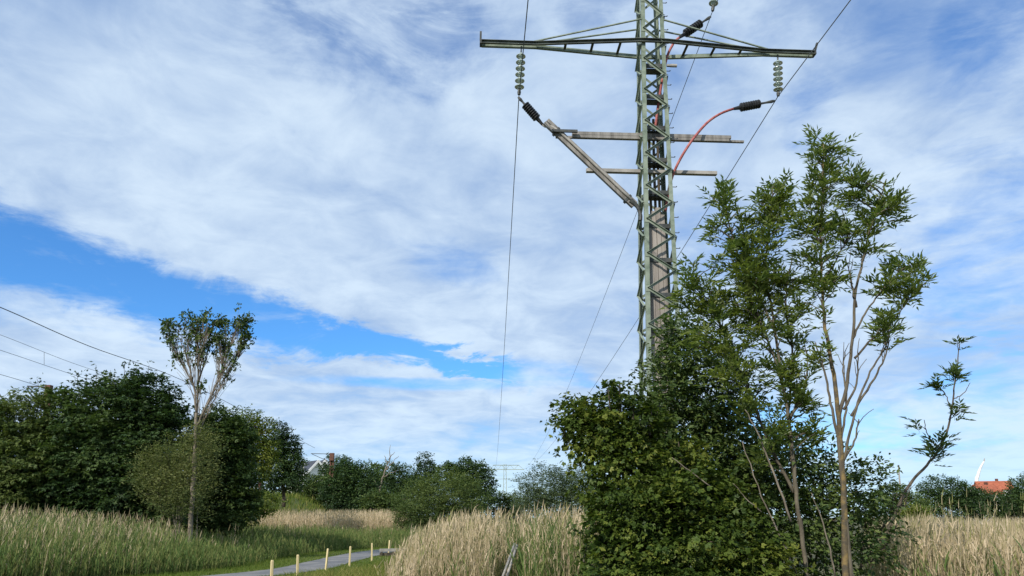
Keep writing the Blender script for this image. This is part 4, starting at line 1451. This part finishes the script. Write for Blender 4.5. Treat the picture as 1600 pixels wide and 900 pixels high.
# right field
q = np.concatenate((frustum(14000, 1330, 1720, 12.5, 30, rng, 1.2), frustum(9000, 1330, 1700, 30, 60, rng)))
px = q[:, 0] / (q[:, 1] * 1.02) * FPX + CX
patch = np.sin(q[:, 0] * 1.1) * np.sin(q[:, 1] * .6) * .12
green = np.clip(.14 + patch, 0, 1)
reed_field('reed_field', 'wide field of dry straw reeds at the right edge', q, np.full(len(q), 1.42) + patch * .6, green, 304, 3, stem_w=.014, leaf_w=.018)
# tall stalks over the right field
q = frustum(170, 1390, 1640, 18, 34, rng)
reed_field('reed_stalks', 'few taller grey stalks standing above the right reed field', q, np.full(len(q), 2.05), np.zeros(len(q)), 305, 1, stem_w=.014, plume=1, toptint=.72)


def grass(name, label, XY, h, w, seed, tmu):
    rng = np.random.default_rng(seed)
    n = len(XY)
    hh = h * rng.uniform(.5, 1.3, n)
    b0 = np.concatenate((XY, np.full((n, 1), .0)), 1)
    le = np.stack((rng.normal(0, .35, n), rng.normal(0, .35, n), np.ones(n)), 1)
    p2 = b0 + le * hh[:, None]
    p1 = b0 + np.array((0, 0, 1.)) * (hh * .6)[:, None]
    t = np.clip(tmu + rng.normal(0, .16, n), 0, 1)
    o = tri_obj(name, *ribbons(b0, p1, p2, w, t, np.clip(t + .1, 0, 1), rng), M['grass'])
    tag(o, label, 'grass', kind='stuff')


q = np.concatenate((frustum(70000, 150, 660, 17, 30, rng), frustum(26000, 380, 660, 30, 44, rng)))
pd = path_dist(q[:, 0], q[:, 1])
ed_ = .76 + .14 * np.abs(np.sin(q[:, 0] * 2.3 + q[:, 1] * 1.1))
m = ((pd > ed_) & (pd < 3.2)) | ((pd < -ed_) & (pd > -2.4))
grass('verge_grass', 'short bright green grass along both edges of the path', q[m], .11, .012, 401, .35)
q = frustum(30000, 470, 800, 15, 34, rng)
pd = path_dist(q[:, 0], q[:, 1])
m = (pd < -1.7) & (pd > -7)
hq = np.clip((-pd[m] - 1.9) * .2, .10, .42)
grass('tall_grass', 'tufty yellow green grass between the path and the straw reeds', q[m], hq, .014, 402, .62)
q = np.stack((rng.uniform(-30, -12, 16000), rng.uniform(38, 75, 16000)), 1)
ps_ = np.array(BANKS)
zz, ok = [], []
# grass rooted on the bank's near slope
dg = bpy.context.evaluated_depsgraph_get()
bko = bpy.data.objects['railway_bank']
for x, y in q:
    hit, loc, nn, fi = bko.ray_cast(Vector((x, y, 30)), Vector((0, 0, -1)))
    zz.append(loc.z if hit else 0.0)
zz = np.array(zz)
n = len(q)
b0 = np.concatenate((q, zz[:, None]), 1)
hh = rng.uniform(.25, .8, n)
p2 = b0 + np.stack((rng.normal(.1, .25, n), rng.normal(0, .2, n), np.ones(n)), 1) * hh[:, None]
tt = np.clip(rng.normal(.5, .18, n), 0, 1)
tag(tri_obj('bank_grass', *ribbons(b0, (b0 + p2) / 2, p2, .045, tt, np.clip(tt + .12, 0, 1), rng), M['grass']), 'rough green grass covering the railway bank at left', 'grass', kind='stuff')
